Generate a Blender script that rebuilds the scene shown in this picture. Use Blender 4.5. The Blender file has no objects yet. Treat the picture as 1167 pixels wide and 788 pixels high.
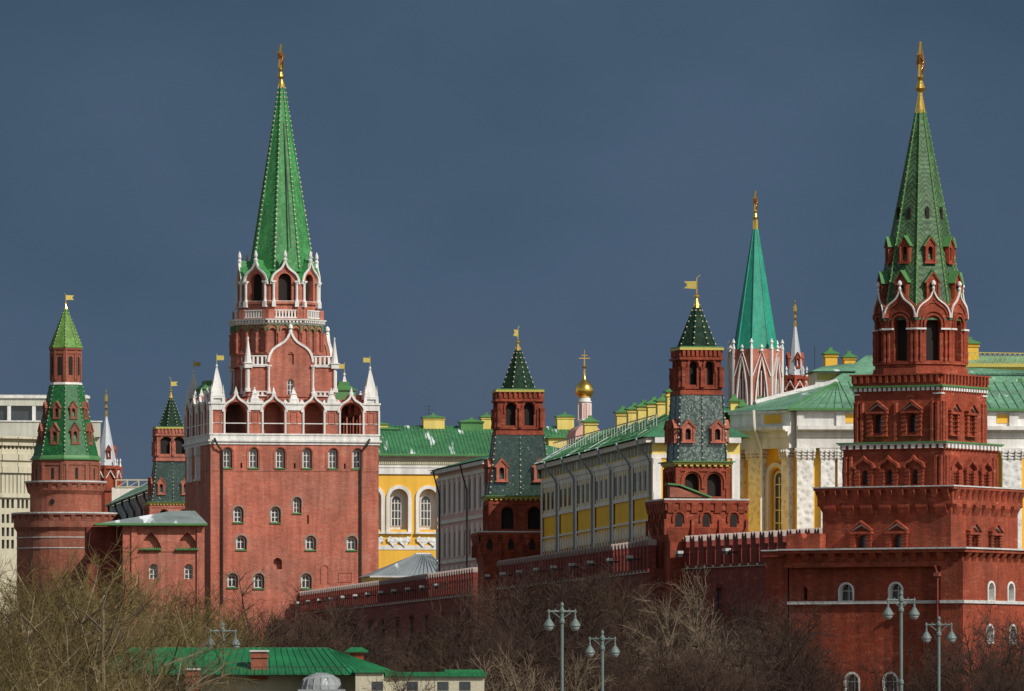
import bpy, math, random
from mathutils import Vector, Matrix
from mathutils.geometry import tessellate_polygon

# ------------------------------------------------------------------ camera, sky, sun
R = math.radians
C = bpy.context.scene.collection
SC = bpy.context.scene
F = 8600.0; CZ = 8.0; HV = 800.0; UC = 583.5      # focal length in photo pixels, camera height, horizon row, centre column

cam = bpy.data.objects.new('camera', bpy.data.cameras.new('camera'))
C.objects.link(cam)
cam.location = (0, 0, CZ); cam.rotation_euler = (R(90), 0, 0)
cam.data.sensor_width = 36; cam.data.lens = F / 1167 * 36
cam.data.shift_y = (HV - 394) / 1167
cam.data.clip_start = 1; cam.data.clip_end = 20000
SC.camera = cam

SUN_AZ = R(46); SUN_EL = R(38)                     # azimuth measured to the right of straight behind the camera
w = bpy.data.worlds.new('World'); SC.world = w; w.use_nodes = True
nt = w.node_tree; nt.nodes.clear()
N = nt.nodes.new; Lk = nt.links.new
out = N('ShaderNodeOutputWorld'); mixs = N('ShaderNodeMixShader')
bg1 = N('ShaderNodeBackground'); bg2 = N('ShaderNodeBackground')
sky = N('ShaderNodeTexSky'); sky.sky_type = 'NISHITA'; sky.sun_disc = False
sky.sun_elevation = SUN_EL; sky.sun_rotation = math.pi - SUN_AZ
bg1.inputs[1].default_value = 0.082
hsv = N('ShaderNodeHueSaturation'); hsv.inputs['Saturation'].default_value = 0.5; Lk(sky.outputs[0], hsv.inputs['Color']); Lk(hsv.outputs[0], bg1.inputs[0])
tc = N('ShaderNodeTexCoord'); sp = N('ShaderNodeSeparateXYZ'); Lk(tc.outputs['Generated'], sp.inputs[0])
mr = N('ShaderNodeMapRange'); mr.interpolation_type = 'SMOOTHSTEP'
mr.inputs[1].default_value = 0.5; mr.inputs[2].default_value = 0.93
Lk(sp.outputs['Y'], mr.inputs[0])
ramp = N('ShaderNodeValToRGB'); cr = ramp.color_ramp
cr.elements[0].position = 0.0; cr.elements[0].color = (0.086, 0.116, 0.170, 1)
cr.elements[1].position = 0.12; cr.elements[1].color = (0.043, 0.078, 0.128, 1)
e = cr.elements.new(0.05); e.color = (0.066, 0.107, 0.170, 1)
nz = N('ShaderNodeTexNoise'); nz.inputs['Scale'].default_value = 17; nz.inputs['Detail'].default_value = 6
mp = N('ShaderNodeMapping'); mp.inputs['Scale'].default_value = (1, 1, 1.7); Lk(tc.outputs['Generated'], mp.inputs[0]); Lk(mp.outputs[0], nz.inputs['Vector'])
ma = N('ShaderNodeMath'); ma.operation = 'MULTIPLY_ADD'; ma.inputs[1].default_value = 0.15; ma.inputs[2].default_value = -0.075
ad = N('ShaderNodeMath'); ad.operation = 'ADD'
Lk(nz.outputs[0], ma.inputs[0]); Lk(ma.outputs[0], ad.inputs[0]); Lk(sp.outputs['Z'], ad.inputs[1]); Lk(ad.outputs[0], ramp.inputs[0])
Lk(ramp.outputs[0], bg2.inputs[0]); bg2.inputs[1].default_value = 1.0
Lk(mr.outputs[0], mixs.inputs[0]); Lk(bg1.outputs[0], mixs.inputs[1]); Lk(bg2.outputs[0], mixs.inputs[2]); Lk(mixs.outputs[0], out.inputs[0])

sl = bpy.data.lights.new('sun', 'SUN'); sl.energy = 3.9; sl.angle = R(0.5); sl.color = (1.0, 0.95, 0.87)
so = bpy.data.objects.new('sun', sl); C.objects.link(so)
sdir = Vector((math.sin(SUN_AZ) * math.cos(SUN_EL), -math.cos(SUN_AZ) * math.cos(SUN_EL), math.sin(SUN_EL)))
so.rotation_euler = sdir.to_track_quat('Z', 'Y').to_euler(); so.location = (200, -200, 300)
SC.view_settings.view_transform = 'Standard'; SC.view_settings.look = 'None'
SC.view_settings.exposure = 0.0; SC.view_settings.gamma = 1.0
SC.view_settings.use_curve_mapping = False
try:
    SC.cycles.max_bounces = 5; SC.cycles.transparent_max_bounces = 8
except Exception: pass

# ------------------------------------------------------------------ materials
MATS = {}
def mat(name, col, rough=0.85, metal=0.0, var=0.18, scale=0.35, fine=6.0, bump=0.25, pattern=None, pcol=None, pscale=1.0, snow=0.0, spec=0.3, streak=0.0):
    m = bpy.data.materials.new(name); m.use_nodes = True; t = m.node_tree; n = t.nodes; l = t.links
    b = n['Principled BSDF']; b.inputs['Roughness'].default_value = rough; b.inputs['Metallic'].default_value = metal
    b.inputs['Specular IOR Level'].default_value = spec
    tcn = n.new('ShaderNodeTexCoord')
    def noise(sc, det=5, sx=(1, 1, 1)):
        mpn = n.new('ShaderNodeMapping'); mpn.inputs['Scale'].default_value = sx
        l.new(tcn.outputs['Object'], mpn.inputs[0])
        q = n.new('ShaderNodeTexNoise'); q.inputs['Scale'].default_value = sc; q.inputs['Detail'].default_value = det
        l.new(mpn.outputs[0], q.inputs['Vector']); return q.outputs[0]
    def mapr(s, a, c, lo, hi):
        q = n.new('ShaderNodeMapRange'); l.new(s, q.inputs[0])
        for i, v in enumerate((a, c, lo, hi)): q.inputs[i + 1].default_value = v
        return q.outputs[0]
    def mul(a, bb):
        q = n.new('ShaderNodeMath'); q.operation = 'MULTIPLY'; l.new(a, q.inputs[0])
        if hasattr(bb, 'links'): l.new(bb, q.inputs[1])
        else: q.inputs[1].default_value = bb
        return q.outputs[0]
    def mix(fac, a, c):
        q = n.new('ShaderNodeMix'); q.data_type = 'RGBA'
        if hasattr(fac, 'links'): l.new(fac, q.inputs[0])
        else: q.inputs[0].default_value = fac
        for i, v in ((6, a), (7, c)):
            if hasattr(v, 'links'): l.new(v, q.inputs[i])
            else: q.inputs[i].default_value = (*v, 1)
        return q.outputs[2]
    big = mapr(noise(scale), 0.3, 0.7, 1 - var, 1 + var * 0.8)
    fin = mapr(noise(fine, 2), 0.3, 0.7, 1 - var * 0.8, 1 + var * 0.7)
    f = mul(big, fin)
    if streak:
        st = mapr(noise(1.0, 4, (1.6, 1.6, 0.12)), 0.35, 0.65, 1 - streak, 1 + streak * 0.4); f = mul(f, st)
    base = col
    h = noise(fine, 3)
    if pattern == 'brick':
        # courses: per-brick tone from a cell texture stretched along the wall
        mpn = n.new('ShaderNodeMapping'); mpn.inputs['Scale'].default_value = (1.8, 1.8, 6.0); l.new(tcn.outputs['Object'], mpn.inputs[0])
        v = n.new('ShaderNodeTexVoronoi'); v.inputs['Scale'].default_value = 1.0; l.new(mpn.outputs[0], v.inputs['Vector'])
        s = n.new('ShaderNodeSeparateColor'); l.new(v.outputs['Color'], s.inputs[0])
        f = mul(f, mapr(s.outputs[0], 0, 1, 0.86, 1.10))
        pale = mapr(s.outputs[1], 0.90, 1.0, 0, 0.35)
        base = mix(pale, col, pcol or (0.45, 0.27, 0.2))
        patch = mapr(noise(0.12, 5), 0.48, 0.66, 0, 0.45)
        base = mix(patch, base, tuple(min(1, c * k) for c, k in zip(col, (0.62, 0.95, 1.1))))
        old = mapr(noise(0.22, 6, (1, 1, 1.6)), 0.56, 0.74, 0, 0.40); base = mix(old, base, tuple(min(1, c * k) for c, k in zip(col, (1.15, 1.9, 2.1))))
    if pattern == 'tile':
        mpn = n.new('ShaderNodeMapping'); mpn.inputs['Scale'].default_value = (pscale, pscale, pscale * 0.75); l.new(tcn.outputs['Object'], mpn.inputs[0])
        v = n.new('ShaderNodeTexVoronoi'); v.inputs['Scale'].default_value = 2.6; l.new(mpn.outputs[0], v.inputs['Vector'])
        s = n.new('ShaderNodeSeparateColor'); l.new(v.outputs['Color'], s.inputs[0])
        base = mix(mapr(s.outputs[0], 0.35, 0.95, 0, 1), col, pcol or tuple(c * 1.6 for c in col))
        h = s.outputs[1]
    if pattern == 'zigzag':
        wv = n.new('ShaderNodeTexWave'); wv.wave_type = 'BANDS'; wv.bands_direction = 'Z'; wv.inputs['Scale'].default_value = 0.32 * pscale
        wv.inputs['Distortion'].default_value = 0
        # chevrons: shift rows by a triangular wave around the spire
        sx = n.new('ShaderNodeSeparateXYZ'); l.new(tcn.outputs['Object'], sx.inputs[0])
        def tri(o):
            q = n.new('ShaderNodeMath'); q.operation = 'PINGPONG'; q.inputs[1].default_value = 0.55; l.new(o, q.inputs[0]); return q.outputs[0]
        a_ = n.new('ShaderNodeMath'); a_.operation = 'ADD'; l.new(tri(sx.outputs[0]), a_.inputs[0]); l.new(tri(sx.outputs[1]), a_.inputs[1])
        z_ = n.new('ShaderNodeMath'); z_.operation = 'ADD'; l.new(a_.outputs[0], z_.inputs[0]); l.new(sx.outputs[2], z_.inputs[1])
        cb = n.new('ShaderNodeCombineXYZ'); l.new(z_.outputs[0], cb.inputs[2]); l.new(cb.outputs[0], wv.inputs['Vector'])
        base = mix(mapr(wv.outputs[1], 0.3, 0.7, 0, 1), col, pcol)
        v = n.new('ShaderNodeTexVoronoi'); v.inputs['Scale'].default_value = 2.5; l.new(tcn.outputs['Object'], v.inputs['Vector'])
        s = n.new('ShaderNodeSeparateColor'); l.new(v.outputs['Color'], s.inputs[0]); h = s.outputs[1]
        f = mul(f, mapr(s.outputs[0], 0, 1, 0.75, 1.25))
    if pattern == 'carve':
        v = n.new('ShaderNodeTexVoronoi'); v.inputs['Scale'].default_value = 2.2; v.feature = 'SMOOTH_F1'; l.new(tcn.outputs['Object'], v.inputs['Vector'])
        h = v.outputs['Distance']; f = mul(f, mapr(h, 0.1, 0.5, 0.72, 1.08))
    q = n.new('ShaderNodeMix'); q.data_type = 'RGBA'; q.blend_type = 'MULTIPLY'; q.inputs[0].default_value = 1
    if hasattr(base, 'links'): l.new(base, q.inputs[6])
    else: q.inputs[6].default_value = (*base, 1)
    l.new(f, q.inputs[7]); colr = q.outputs[2]
    if snow:
        sn = mapr(noise(0.5, 8, (1.0, 0.25, 0.25)), 0.63 - snow * 0.22, 0.70 - snow * 0.22, 0, 0.9)
        colr = mix(sn, colr, (0.74, 0.77, 0.8))
        rr = mapr(sn, 0, 1, rough, 0.9); l.new(rr, b.inputs['Roughness'])
    if 'bark' in name:
        oi = n.new('ShaderNodeObjectInfo'); hs_ = n.new('ShaderNodeHueSaturation'); l.new(colr, hs_.inputs['Color'])
        l.new(mapr(oi.outputs['Random'], 0, 1, 0.6, 1.3), hs_.inputs['Value']); l.new(mapr(oi.outputs['Random'], 0, 1, 0.485, 0.51), hs_.inputs['Hue']); colr = hs_.outputs[0]
    l.new(colr, b.inputs['Base Color'])
    bm = n.new('ShaderNodeBump'); bm.inputs['Strength'].default_value = bump; bm.inputs['Distance'].default_value = 0.12
    l.new(h, bm.inputs['Height']); l.new(bm.outputs[0], b.inputs['Normal'])
    MATS[name] = m; return m

BRICK = mat('brick_rose', (0.43, 0.135, 0.088), pattern='brick', var=0.17, streak=0.22)
BRICK_R = mat('brick_brown', (0.29, 0.092, 0.056), pattern='brick', var=0.16, streak=0.18)
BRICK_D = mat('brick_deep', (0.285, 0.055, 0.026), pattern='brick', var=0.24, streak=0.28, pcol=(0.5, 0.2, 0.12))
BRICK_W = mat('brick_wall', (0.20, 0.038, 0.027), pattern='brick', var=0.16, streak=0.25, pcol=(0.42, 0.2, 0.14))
WHITE = mat('white_stone', (0.69, 0.675, 0.64), var=0.10, streak=0.18, bump=0.1)
CAPST = mat('worn_cap_stone', (0.33, 0.26, 0.23), var=0.25)
HOOD = mat('grey_mortar', (0.27, 0.19, 0.145), var=0.2)
SNOWY = mat('snow_and_pale_stone', (0.52, 0.51, 0.49), var=0.2, fine=3)
CREAM = mat('cream_stone', (0.50, 0.46, 0.34), var=0.08, streak=0.10)
CREAM_D = mat('grey_cream_render', (0.50, 0.50, 0.42), var=0.08, streak=0.12)
CARVED = mat('carved_white_stone', (0.70, 0.69, 0.66), pattern='carve', bump=0.9, var=0.1)
YELLOW = mat('yellow_render', (0.76, 0.43, 0.055), var=0.06, streak=0.08, bump=0.08)
YELLOW_SHADE = mat('yellow_render_shade_lifted', (0.86, 0.50, 0.035), var=0.08, streak=0.12, bump=0.08)  # brighter copy of the yellow, lifting the shaded long facade by colour
YELLOW_L = mat('pale_yellow_render', (0.72, 0.56, 0.16), var=0.1, streak=0.1)
GREYW = mat('grey_white_render', (0.74, 0.69, 0.60), var=0.1, streak=0.14)
PINKG = mat('pinkish_grey_render', (0.66, 0.42, 0.38), var=0.1, streak=0.12)
PINK = mat('pink_render', (0.62, 0.36, 0.30), var=0.1)
G_TROI = mat('bright_green_tiles', (0.036, 0.20, 0.055), rough=0.5, pattern='tile', pscale=1.4, pcol=(0.07, 0.28, 0.09), var=0.22, bump=0.35, spec=0.35, streak=0.15)
G_BORO = mat('weathered_green_tiles', (0.036, 0.085, 0.034), rough=0.55, pattern='zigzag', pscale=2.3, pcol=(0.080, 0.15, 0.070), var=0.42, bump=0.4, spec=0.3, streak=0.2)
G_BLACK = mat('black_green_tiles', (0.010, 0.028, 0.016), rough=0.75, pattern='tile', pscale=2.0, pcol=(0.022, 0.05, 0.03), var=0.2, bump=0.3, spec=0.12)
G_DARK = mat('dark_glazed_tiles', (0.022, 0.050, 0.038), rough=0.26, pattern='tile', pscale=2.0, pcol=(0.045, 0.075, 0.062), var=0.25, bump=0.9, spec=0.6)
G_SILV = mat('silvery_glazed_tiles', (0.030, 0.060, 0.050), rough=0.24, pattern='tile', pscale=3.0, pcol=(0.20, 0.25, 0.22), var=0.25, bump=1.0, spec=0.9)
G_ARS = mat('deep_green_tiles', (0.010, 0.09, 0.026), rough=0.5, pattern='tile', pscale=1.2, pcol=(0.022, 0.15, 0.04), var=0.2, bump=0.35, spec=0.3)
G_LIME = mat('lime_green_tiles', (0.09, 0.20, 0.04), rough=0.6, pattern='tile', pscale=1.2, pcol=(0.15, 0.28, 0.07), var=0.2, bump=0.3, spec=0.2)
TEAL = mat('teal_tiles', (0.018, 0.27, 0.18), rough=0.4, pattern='tile', pscale=1.5, pcol=(0.03, 0.30, 0.20), var=0.2, bump=0.3, streak=0.15)
G_TRIM = mat('green_painted_metal', (0.075, 0.21, 0.07), rough=0.5, var=0.15)
G_ROOF = mat('green_sheet_roof', (0.050, 0.17, 0.085), rough=0.55, var=0.3, scale=0.2, streak=0.2)
G_ROOFS = mat('green_sheet_roof_snowy', (0.050, 0.18, 0.075), rough=0.55, var=0.3, scale=0.2, snow=0.24, streak=0.2)
G_PALE = mat('pale_green_patina_roof', (0.15, 0.32, 0.20), rough=0.6, var=0.35, scale=0.3, snow=0.03, streak=0.2)
G_FORE = mat('emerald_sheet_roof', (0.015, 0.155, 0.055), rough=0.55, var=0.25, scale=0.3, streak=0.15)
GREYROOF = mat('grey_green_roof_snowy', (0.20, 0.24, 0.23), rough=0.5, var=0.25, snow=0.4)
SLATE = mat('grey_seamed_roof', (0.22, 0.25, 0.26), rough=0.5, var=0.2, snow=0.1)
SILVER = mat('silver_sheet', (0.42, 0.44, 0.47), rough=0.6, metal=0.2, var=0.12)
GOLD = mat('gilding', (0.86, 0.56, 0.12), rough=0.25, metal=1.0, var=0.08, bump=0.15)
GOLDP = mat('ochre_gold_trim', (0.50, 0.40, 0.10), rough=0.5, metal=0.1, var=0.1)
RUBY = mat('ruby_glass', (0.13, 0.012, 0.014), rough=0.15, var=0.1, spec=0.8)
DARK = mat('painted_opening_shade', (0.02, 0.016, 0.014), var=0.1, bump=0)  # near-black colour stands in for the shade inside openings
GLASS = mat('window_glass', (0.035, 0.045, 0.055), rough=0.12, var=0.3, spec=0.9, bump=0.02)
IRON = mat('black_iron', (0.035, 0.03, 0.028), rough=0.5, var=0.1)
IVORY = mat('ivory_beads', (0.62, 0.58, 0.42), var=0.1)
LAMPM = mat('grey_green_lamp_paint', (0.13, 0.165, 0.155), rough=0.45, var=0.15)
LAMPG = mat('frosted_lamp_glass', (0.27, 0.29, 0.29), rough=0.3, var=0.1)
BARK_A = mat('olive_bark', (0.135, 0.100, 0.036), var=0.3, fine=3, bump=0.1)
BARK_B = mat('brown_bark', (0.060, 0.034, 0.023), var=0.3, fine=3, bump=0.1)
BARK_C = mat('pale_bark', (0.20, 0.155, 0.095), var=0.3, fine=3, bump=0.1)
GRASS = mat('dry_spring_turf', (0.10, 0.085, 0.045), var=0.4, scale=0.05, fine=1.5, bump=0.4)

# ------------------------------------------------------------------ mesh builder
class MB:
    def __init__(s): s.v = []; s.f = []; s.mi = []; s.M = Matrix(); s.k = 0
    def add(s, vs, fs):
        o = len(s.v); s.v += [tuple(s.M @ Vector(p)) for p in vs]
        for q in fs: s.f.append([i + o for i in q]); s.mi.append(s.k)
    def box(s, x0, x1, y0, y1, z0, z1):
        s.add([(x0,y0,z0),(x1,y0,z0),(x1,y1,z0),(x0,y1,z0),(x0,y0,z1),(x1,y0,z1),(x1,y1,z1),(x0,y1,z1)],
              [(0,3,2,1),(4,5,6,7),(0,1,5,4),(1,2,6,5),(2,3,7,6),(3,0,4,7)])
    def rfr(s, ax, ay, bx, by, z0, z1):           # rectangular frustum by half extents
        s.add([(-ax,-ay,z0),(ax,-ay,z0),(ax,ay,z0),(-ax,ay,z0),(-bx,-by,z1),(bx,-by,z1),(bx,by,z1),(-bx,by,z1)],
              [(0,3,2,1),(4,5,6,7),(0,1,5,4),(1,2,6,5),(2,3,7,6),(3,0,4,7)])
    def fr(s, n, r0, r1, z0, z1, c=(0, 0)):        # regular frustum by INradius, first face towards -y
        k = 1 / math.cos(math.pi / n); vs = []
        for r, z in ((r0, z0), (r1, z1)):
            for i in range(n):
                a = -math.pi / 2 - math.pi / n + 2 * math.pi * i / n
                vs.append((c[0] + r * k * math.cos(a), c[1] + r * k * math.sin(a), z))
        fs = [(i, (i + 1) % n, n + (i + 1) % n, n + i) for i in range(n)]
        fs += [tuple(range(n))[::-1], tuple(range(n, 2 * n))]
        s.add(vs, fs)
    def lathe(s, prof, n=12, c=(0, 0)):
        vs = []
        for r, z in prof:
            for i in range(n):
                a = 2 * math.pi * i / n; vs.append((c[0] + r * math.cos(a), c[1] + r * math.sin(a), z))
        fs = []
        for j in range(len(prof) - 1):
            for i in range(n):
                fs.append((j*n + i, j*n + (i+1) % n, (j+1)*n + (i+1) % n, (j+1)*n + i))
        fs.append(tuple(range(n))[::-1]); fs.append(tuple(range((len(prof)-1)*n, len(prof)*n)))
        s.add(vs, fs)
    def tube(s, p, q, r0, r1=None, n=6):
        p = Vector(p); q = Vector(q); r1 = r0 if r1 is None else r1
        d = (q - p); L = d.length
        if L < 1e-6: return
        d /= L; a = d.orthogonal().normalized(); b = d.cross(a); vs = []
        for c, r in ((p, r0), (q, r1)):
            for i in range(n):
                t = 2 * math.pi * i / n; vs.append(tuple(c + a * (r * math.cos(t)) + b * (r * math.sin(t))))
        s.add(vs, [(i, (i+1) % n, n + (i+1) % n, n + i) for i in range(n)] + [tuple(range(n))[::-1], tuple(range(n, 2*n))])
    def path(s, pts, r, n=6):
        for a, b in zip(pts, pts[1:]): s.tube(a, b, r, r, n)
    def ext(s, poly, y0, y1):                      # polygon in x,z extruded along y
        n = len(poly); vs = [(x, y0, z) for x, z in poly] + [(x, y1, z) for x, z in poly]
        tr = tessellate_polygon([[Vector((x, z, 0)) for x, z in poly]])
        fs = [tuple(t) for t in tr] + [tuple(i + n for i in t)[::-1] for t in tr]
        fs += [(i, (i+1) % n, n + (i+1) % n, n + i) for i in range(n)]
        s.add(vs, fs)
    def extx(s, poly, x0, x1):                     # polygon in y,z extruded along x
        n = len(poly); vs = [(x0, y, z) for y, z in poly] + [(x1, y, z) for y, z in poly]
        tr = tessellate_polygon([[Vector((x, z, 0)) for x, z in poly]])
        fs = [tuple(t) for t in tr] + [tuple(i + n for i in t)[::-1] for t in tr]
        fs += [(i, (i+1) % n, n + (i+1) % n, n + i) for i in range(n)]
        s.add(vs, fs)
    def panel(s, outer, holes, depth=0.4):         # wall face in x,z at y=0 facing -y with real openings
        loops = [outer] + holes
        tr = tessellate_polygon([[Vector((x, z, 0)) for x, z in lp] for lp in loops])
        vs = [(x, 0, z) for lp in loops for x, z in lp]
        s.add(vs, [tuple(t) for t in tr])
        for lp in holes:
            n = len(lp); s.add([(x, 0, z) for x, z in lp] + [(x, depth, z) for x, z in lp],
                               [(i, n + i, n + (i+1) % n, (i+1) % n) for i in range(n)])
    def ribbon(s, pts, wd, y0, y1, closed=False):  # moulding of width wd centred on a polyline in x,z
        n = len(pts); L = []; Rr = []
        for i, p in enumerate(pts):
            a = Vector(pts[i-1] if (i > 0 or closed) else p); b = Vector(pts[(i+1) % n] if (i < n-1 or closed) else p)
            d = (b - a); d = d.normalized() if d.length > 0 else Vector((1, 0)); nn = Vector((-d.y, d.x)) * wd / 2
            L.append((p[0] + nn.x, p[1] + nn.y)); Rr.append((p[0] - nn.x, p[1] - nn.y))
        for i in range(n if closed else n - 1):
            j = (i + 1) % n; q = [L[i], L[j], Rr[j], Rr[i]]
            s.add([(x, y0, z) for x, z in q] + [(x, y1, z) for x, z in q],
                  [(0,1,2,3),(7,6,5,4),(0,4,5,1),(1,5,6,2),(2,6,7,3),(3,7,4,0)])
    def sub(s, M): return _Sub(s, M)
    def mesh(s, name, mats, smooth=False):
        me = bpy.data.meshes.new(name); me.from_pydata(s.v, [], s.f)
        for m in (mats if isinstance(mats, (list, tuple)) else [mats]): me.materials.append(m)
        if any(s.mi): me.polygons.foreach_set('material_index', s.mi)
        if smooth: me.polygons.foreach_set('use_smooth', [True] * len(me.polygons))
        me.update(); return me
class _Sub:
    def __init__(s, mb, M): s.mb = mb; s.N = M
    def __enter__(s): s.old = s.mb.M; s.mb.M = s.old @ s.N
    def __exit__(s, *a): s.mb.M = s.old

def link(name, data, parent=None, M=None):
    o = bpy.data.objects.new(name, data); C.objects.link(o)
    if parent is not None: o.parent = parent
    if M is not None: o.matrix_local = M
    return o
def part(name, mb, mats, parent, M=None, smooth=False):
    return link(name, mb.mesh(name, mats, smooth), parent, M)
def thing(name, label, cat, loc, rz=0, group=None, kind=None):
    o = link(name, None); o.location = loc; o.rotation_euler = (0, 0, rz)
    o['label'] = label; o['category'] = cat
    if group: o['group'] = group
    if kind: o['kind'] = kind
    return o
def tag(o, label, cat, group=None, kind=None):
    o['label'] = label; o['category'] = cat
    if group: o['group'] = group
    if kind: o['kind'] = kind
    return o
T = lambda x, y, z: Matrix.Translation((x, y, z))
def FM(k, r, n=4): return Matrix.Rotation(2 * math.pi * k / n, 4, 'Z') @ T(0, -r, 0)

# ------------------------------------------------------------------ outlines
def rect(cx, z0, w_, h): return [(cx-w_/2, z0), (cx+w_/2, z0), (cx+w_/2, z0+h), (cx-w_/2, z0+h)]
def arch(cx, z0, w_, h, n=8):
    r = w_ / 2; zc = z0 + h - r
    return [(cx - r, z0), (cx + r, z0)] + [(cx + r*math.cos(math.pi*i/n), zc + r*math.sin(math.pi*i/n)) for i in range(n + 1)]
def archline(cx, z0, w_, h, n=10): return arch(cx, z0, w_, h, n)[1:] + [(cx - w_/2, z0)]
def pointed(cx, z0, w_, h, n=6):                    # two arcs meeting in a point
    r = w_ / 2; h = max(h, r * 1.01); q = (h*h + r*r) / (2*r); t1_ = math.asin(min(1, h / q))
    a = [(cx + q*math.cos(t1_*i/n) - (q - r), z0 + q*math.sin(t1_*i/n)) for i in range(n + 1)]
    a[-1] = (cx, z0 + h)
    return a + [(2*cx - x, z) for x, z in a[-2::-1]]
def gable_face(x0, x1, z0, zs, og):                 # wall rectangle topped by an ogee outline
    o = [p for p in og if p[1] > zs + 1e-4]
    return [(x0, z0), (x1, z0), (x1, zs)] + o + [(x0, zs)]
OG = [(1, 0), (.99, .12), (.93, .26), (.82, .39), (.66, .49), (.47, .57), (.30, .65), (.17, .75), (.08, .87), (0, 1)]
def ogee(cx, z0, w_, h):
    a = [(cx + w_/2*x, z0 + h*z) for x, z in OG]
    return a + [(2*cx - x, z) for x, z in a[-2::-1]]

# ------------------------------------------------------------------ tower helper
def PT(u, v, D): return Vector(((u - UC) / F * D, D, CZ + (HV - v) / F * D))
class TW:
    def __init__(s, name, label, cat, u, D, phi, gz, group=None):
        s.C = Vector(((u - UC) / F * D, D)); s.D = D; s.phi = R(phi); s.gz = gz
        s.e = thing(name, label, cat, (s.C.x, s.C.y, gz), s.phi, group)
    def z(s, v, r=0): return CZ + (HV - v) / F * (s.D - r) - s.gz
    def nt(s, k, n=4):
        a = s.phi + 2 * math.pi * k / n
        return Vector((math.sin(a), -math.cos(a))), Vector((math.cos(a), math.sin(a)))
    def fx(s, k, r, u, n=4):
        nn, t = s.nt(k, n); q = u - UC; c = s.C + nn * r
        return (q * c.y - F * c.x) / (F * t.x - q * t.y)
    def part(s, name, mb, mats, M=None, smooth=False): return part(name, mb, mats, s.e, M, smooth)

WINC = {}
def window(parent, M, w_, h, style='arch', frame=WHITE, bars=1, surround=0):
    """a framed window lying in the face frame M (x right, -y outwards), sill at M's origin; pane is its child"""
    key = (round(w_, 2), round(h, 2), style, frame.name, bars, surround)
    if key not in WINC:
        sh = (arch if style == 'arch' else rect if style == 'rect' else pointed)(0, 0, w_, h)
        f = MB(); t = min(0.12, w_ * 0.12)
        f.ribbon(sh, t * 1.6, -0.05, 0.06, True)
        for i in range(bars):
            x = -w_/2 + w_ * (i + 1) / (bars + 1); f.box(x - t/2, x + t/2, -0.035, 0.045, 0, h * (0.93 if bars == 1 else 0.85))
        nrow = max(1, round(h / w_ * .85))
        for i in range(1, nrow + 1):
            z = h * i / (nrow + 1) + (h*.08 if nrow == 1 else 0); f.box(-w_/2, w_/2, -0.03, 0.04, z - t/2.4, z + t/2.4)
        g = MB(); g.ext([(x, z) for x, z in sh], 0.05, 0.07)
        WINC[key] = (f.mesh('window', frame), g.mesh('pane', GLASS))
    a, b = WINC[key]
    o = link('window', a, parent, M); link('pane', b, o); return o

def block(mb, hx, hy, z0, z1, holes=None, depth=0.5, top=True):
    holes = holes or {}
    for k in range(4):
        r, hw = ((hy, hx), (hx, hy))[k % 2]
        with mb.sub(FM(k, r)): mb.panel([(-hw, z0), (hw, z0), (hw, z1), (-hw, z1)], holes.get(k, []), depth)
    if top: mb.add([(-hx,-hy,z1),(hx,-hy,z1),(hx,hy,z1),(-hx,hy,z1)], [(0,1,2,3)])
def ngon(mb, n, r, z0, z1, holes=None, depth=0.5, faces=None):
    hw = r * math.tan(math.pi / n); holes = holes or {}
    for k in range(n):
        with mb.sub(FM(k, r, n)): mb.panel([(-hw, z0), (hw, z0), (hw, z1), (-hw, z1)], holes.get(k, holes.get('all', [])), depth)
    mb.fr(n, r, r, z1 - 0.02, z1)
def ring(mb, hx, hy, z0, z1): mb.rfr(hx, hy, hx, hy, z0, z1)
def along(mb, hx, hy, pitch, fn, faces=(0, 1, 2, 3)):
    for k in faces:
        r, hw = ((hy, hx), (hx, hy))[k % 2]
        n = max(1, int(2 * hw / pitch)); p = 2 * hw / n
        for i in range(n):
            with mb.sub(FM(k, r) @ T(-hw + p * (i + 0.5), 0, 0)): fn(p)
def dentils(mb, hx, hy, z0, z1, pitch, proud, fill=0.5):
    along(mb, hx, hy, pitch, lambda p: mb.box(-p*fill/2, p*fill/2, -proud, 0.02, z0, z1))
def brackets(mb, hx, hy, z0, z1, pitch, proud, fill=0.45):   # wedge corbels
    def f(p): mb.extx([(0.02, z1), (-proud, z1), (-proud, z1 - 0.25*(z1-z0)), (0.02, z0)], -p*fill/2, p*fill/2)
    along(mb, hx, hy, pitch, f)
def rib_mesh(p, q, r=0.10, bead=0.11, pitch=0.42):
    m = MB(); p = Vector(p); q = Vector(q); m.tube(p, q, r, r * 0.7, 5)
    d = q - p; n = max(2, int(d.length / pitch)); m.k = 1
    outw = Vector((p.x, p.y, 0)).normalized() * r * 0.9
    for i in range(n):
        c = p + d * ((i + 0.5) / n) + outw; b = bead * (0.92 - 0.35 * i / n)*(0.85 + 0.3*((i*7919) % 13)/13)
        m.add([(c.x-b,c.y,c.z),(c.x+b,c.y,c.z),(c.x,c.y-b,c.z),(c.x,c.y+b,c.z),(c.x,c.y,c.z-b*1.2),(c.x,c.y,c.z+b*1.2)],
              [(0,2,5),(2,1,5),(1,3,5),(3,0,5),(2,0,4),(1,2,4),(3,1,4),(0,3,4)])
    return m
def ribs(tw, n, r0, r1, z0, z1, base=None, bead=0.12, pitch=0.42, mats=None, rect_=None):
    k = 1 / math.cos(math.pi / n)
    for i in range(n):
        a = -math.pi/2 - math.pi/n + 2*math.pi*i/n
        m = rib_mesh((r0*k*math.cos(a), r0*k*math.sin(a), z0), (r1*k*math.cos(a), r1*k*math.sin(a), z1), 0.09, bead, pitch)
        tw.part('rib', m, mats)
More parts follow.
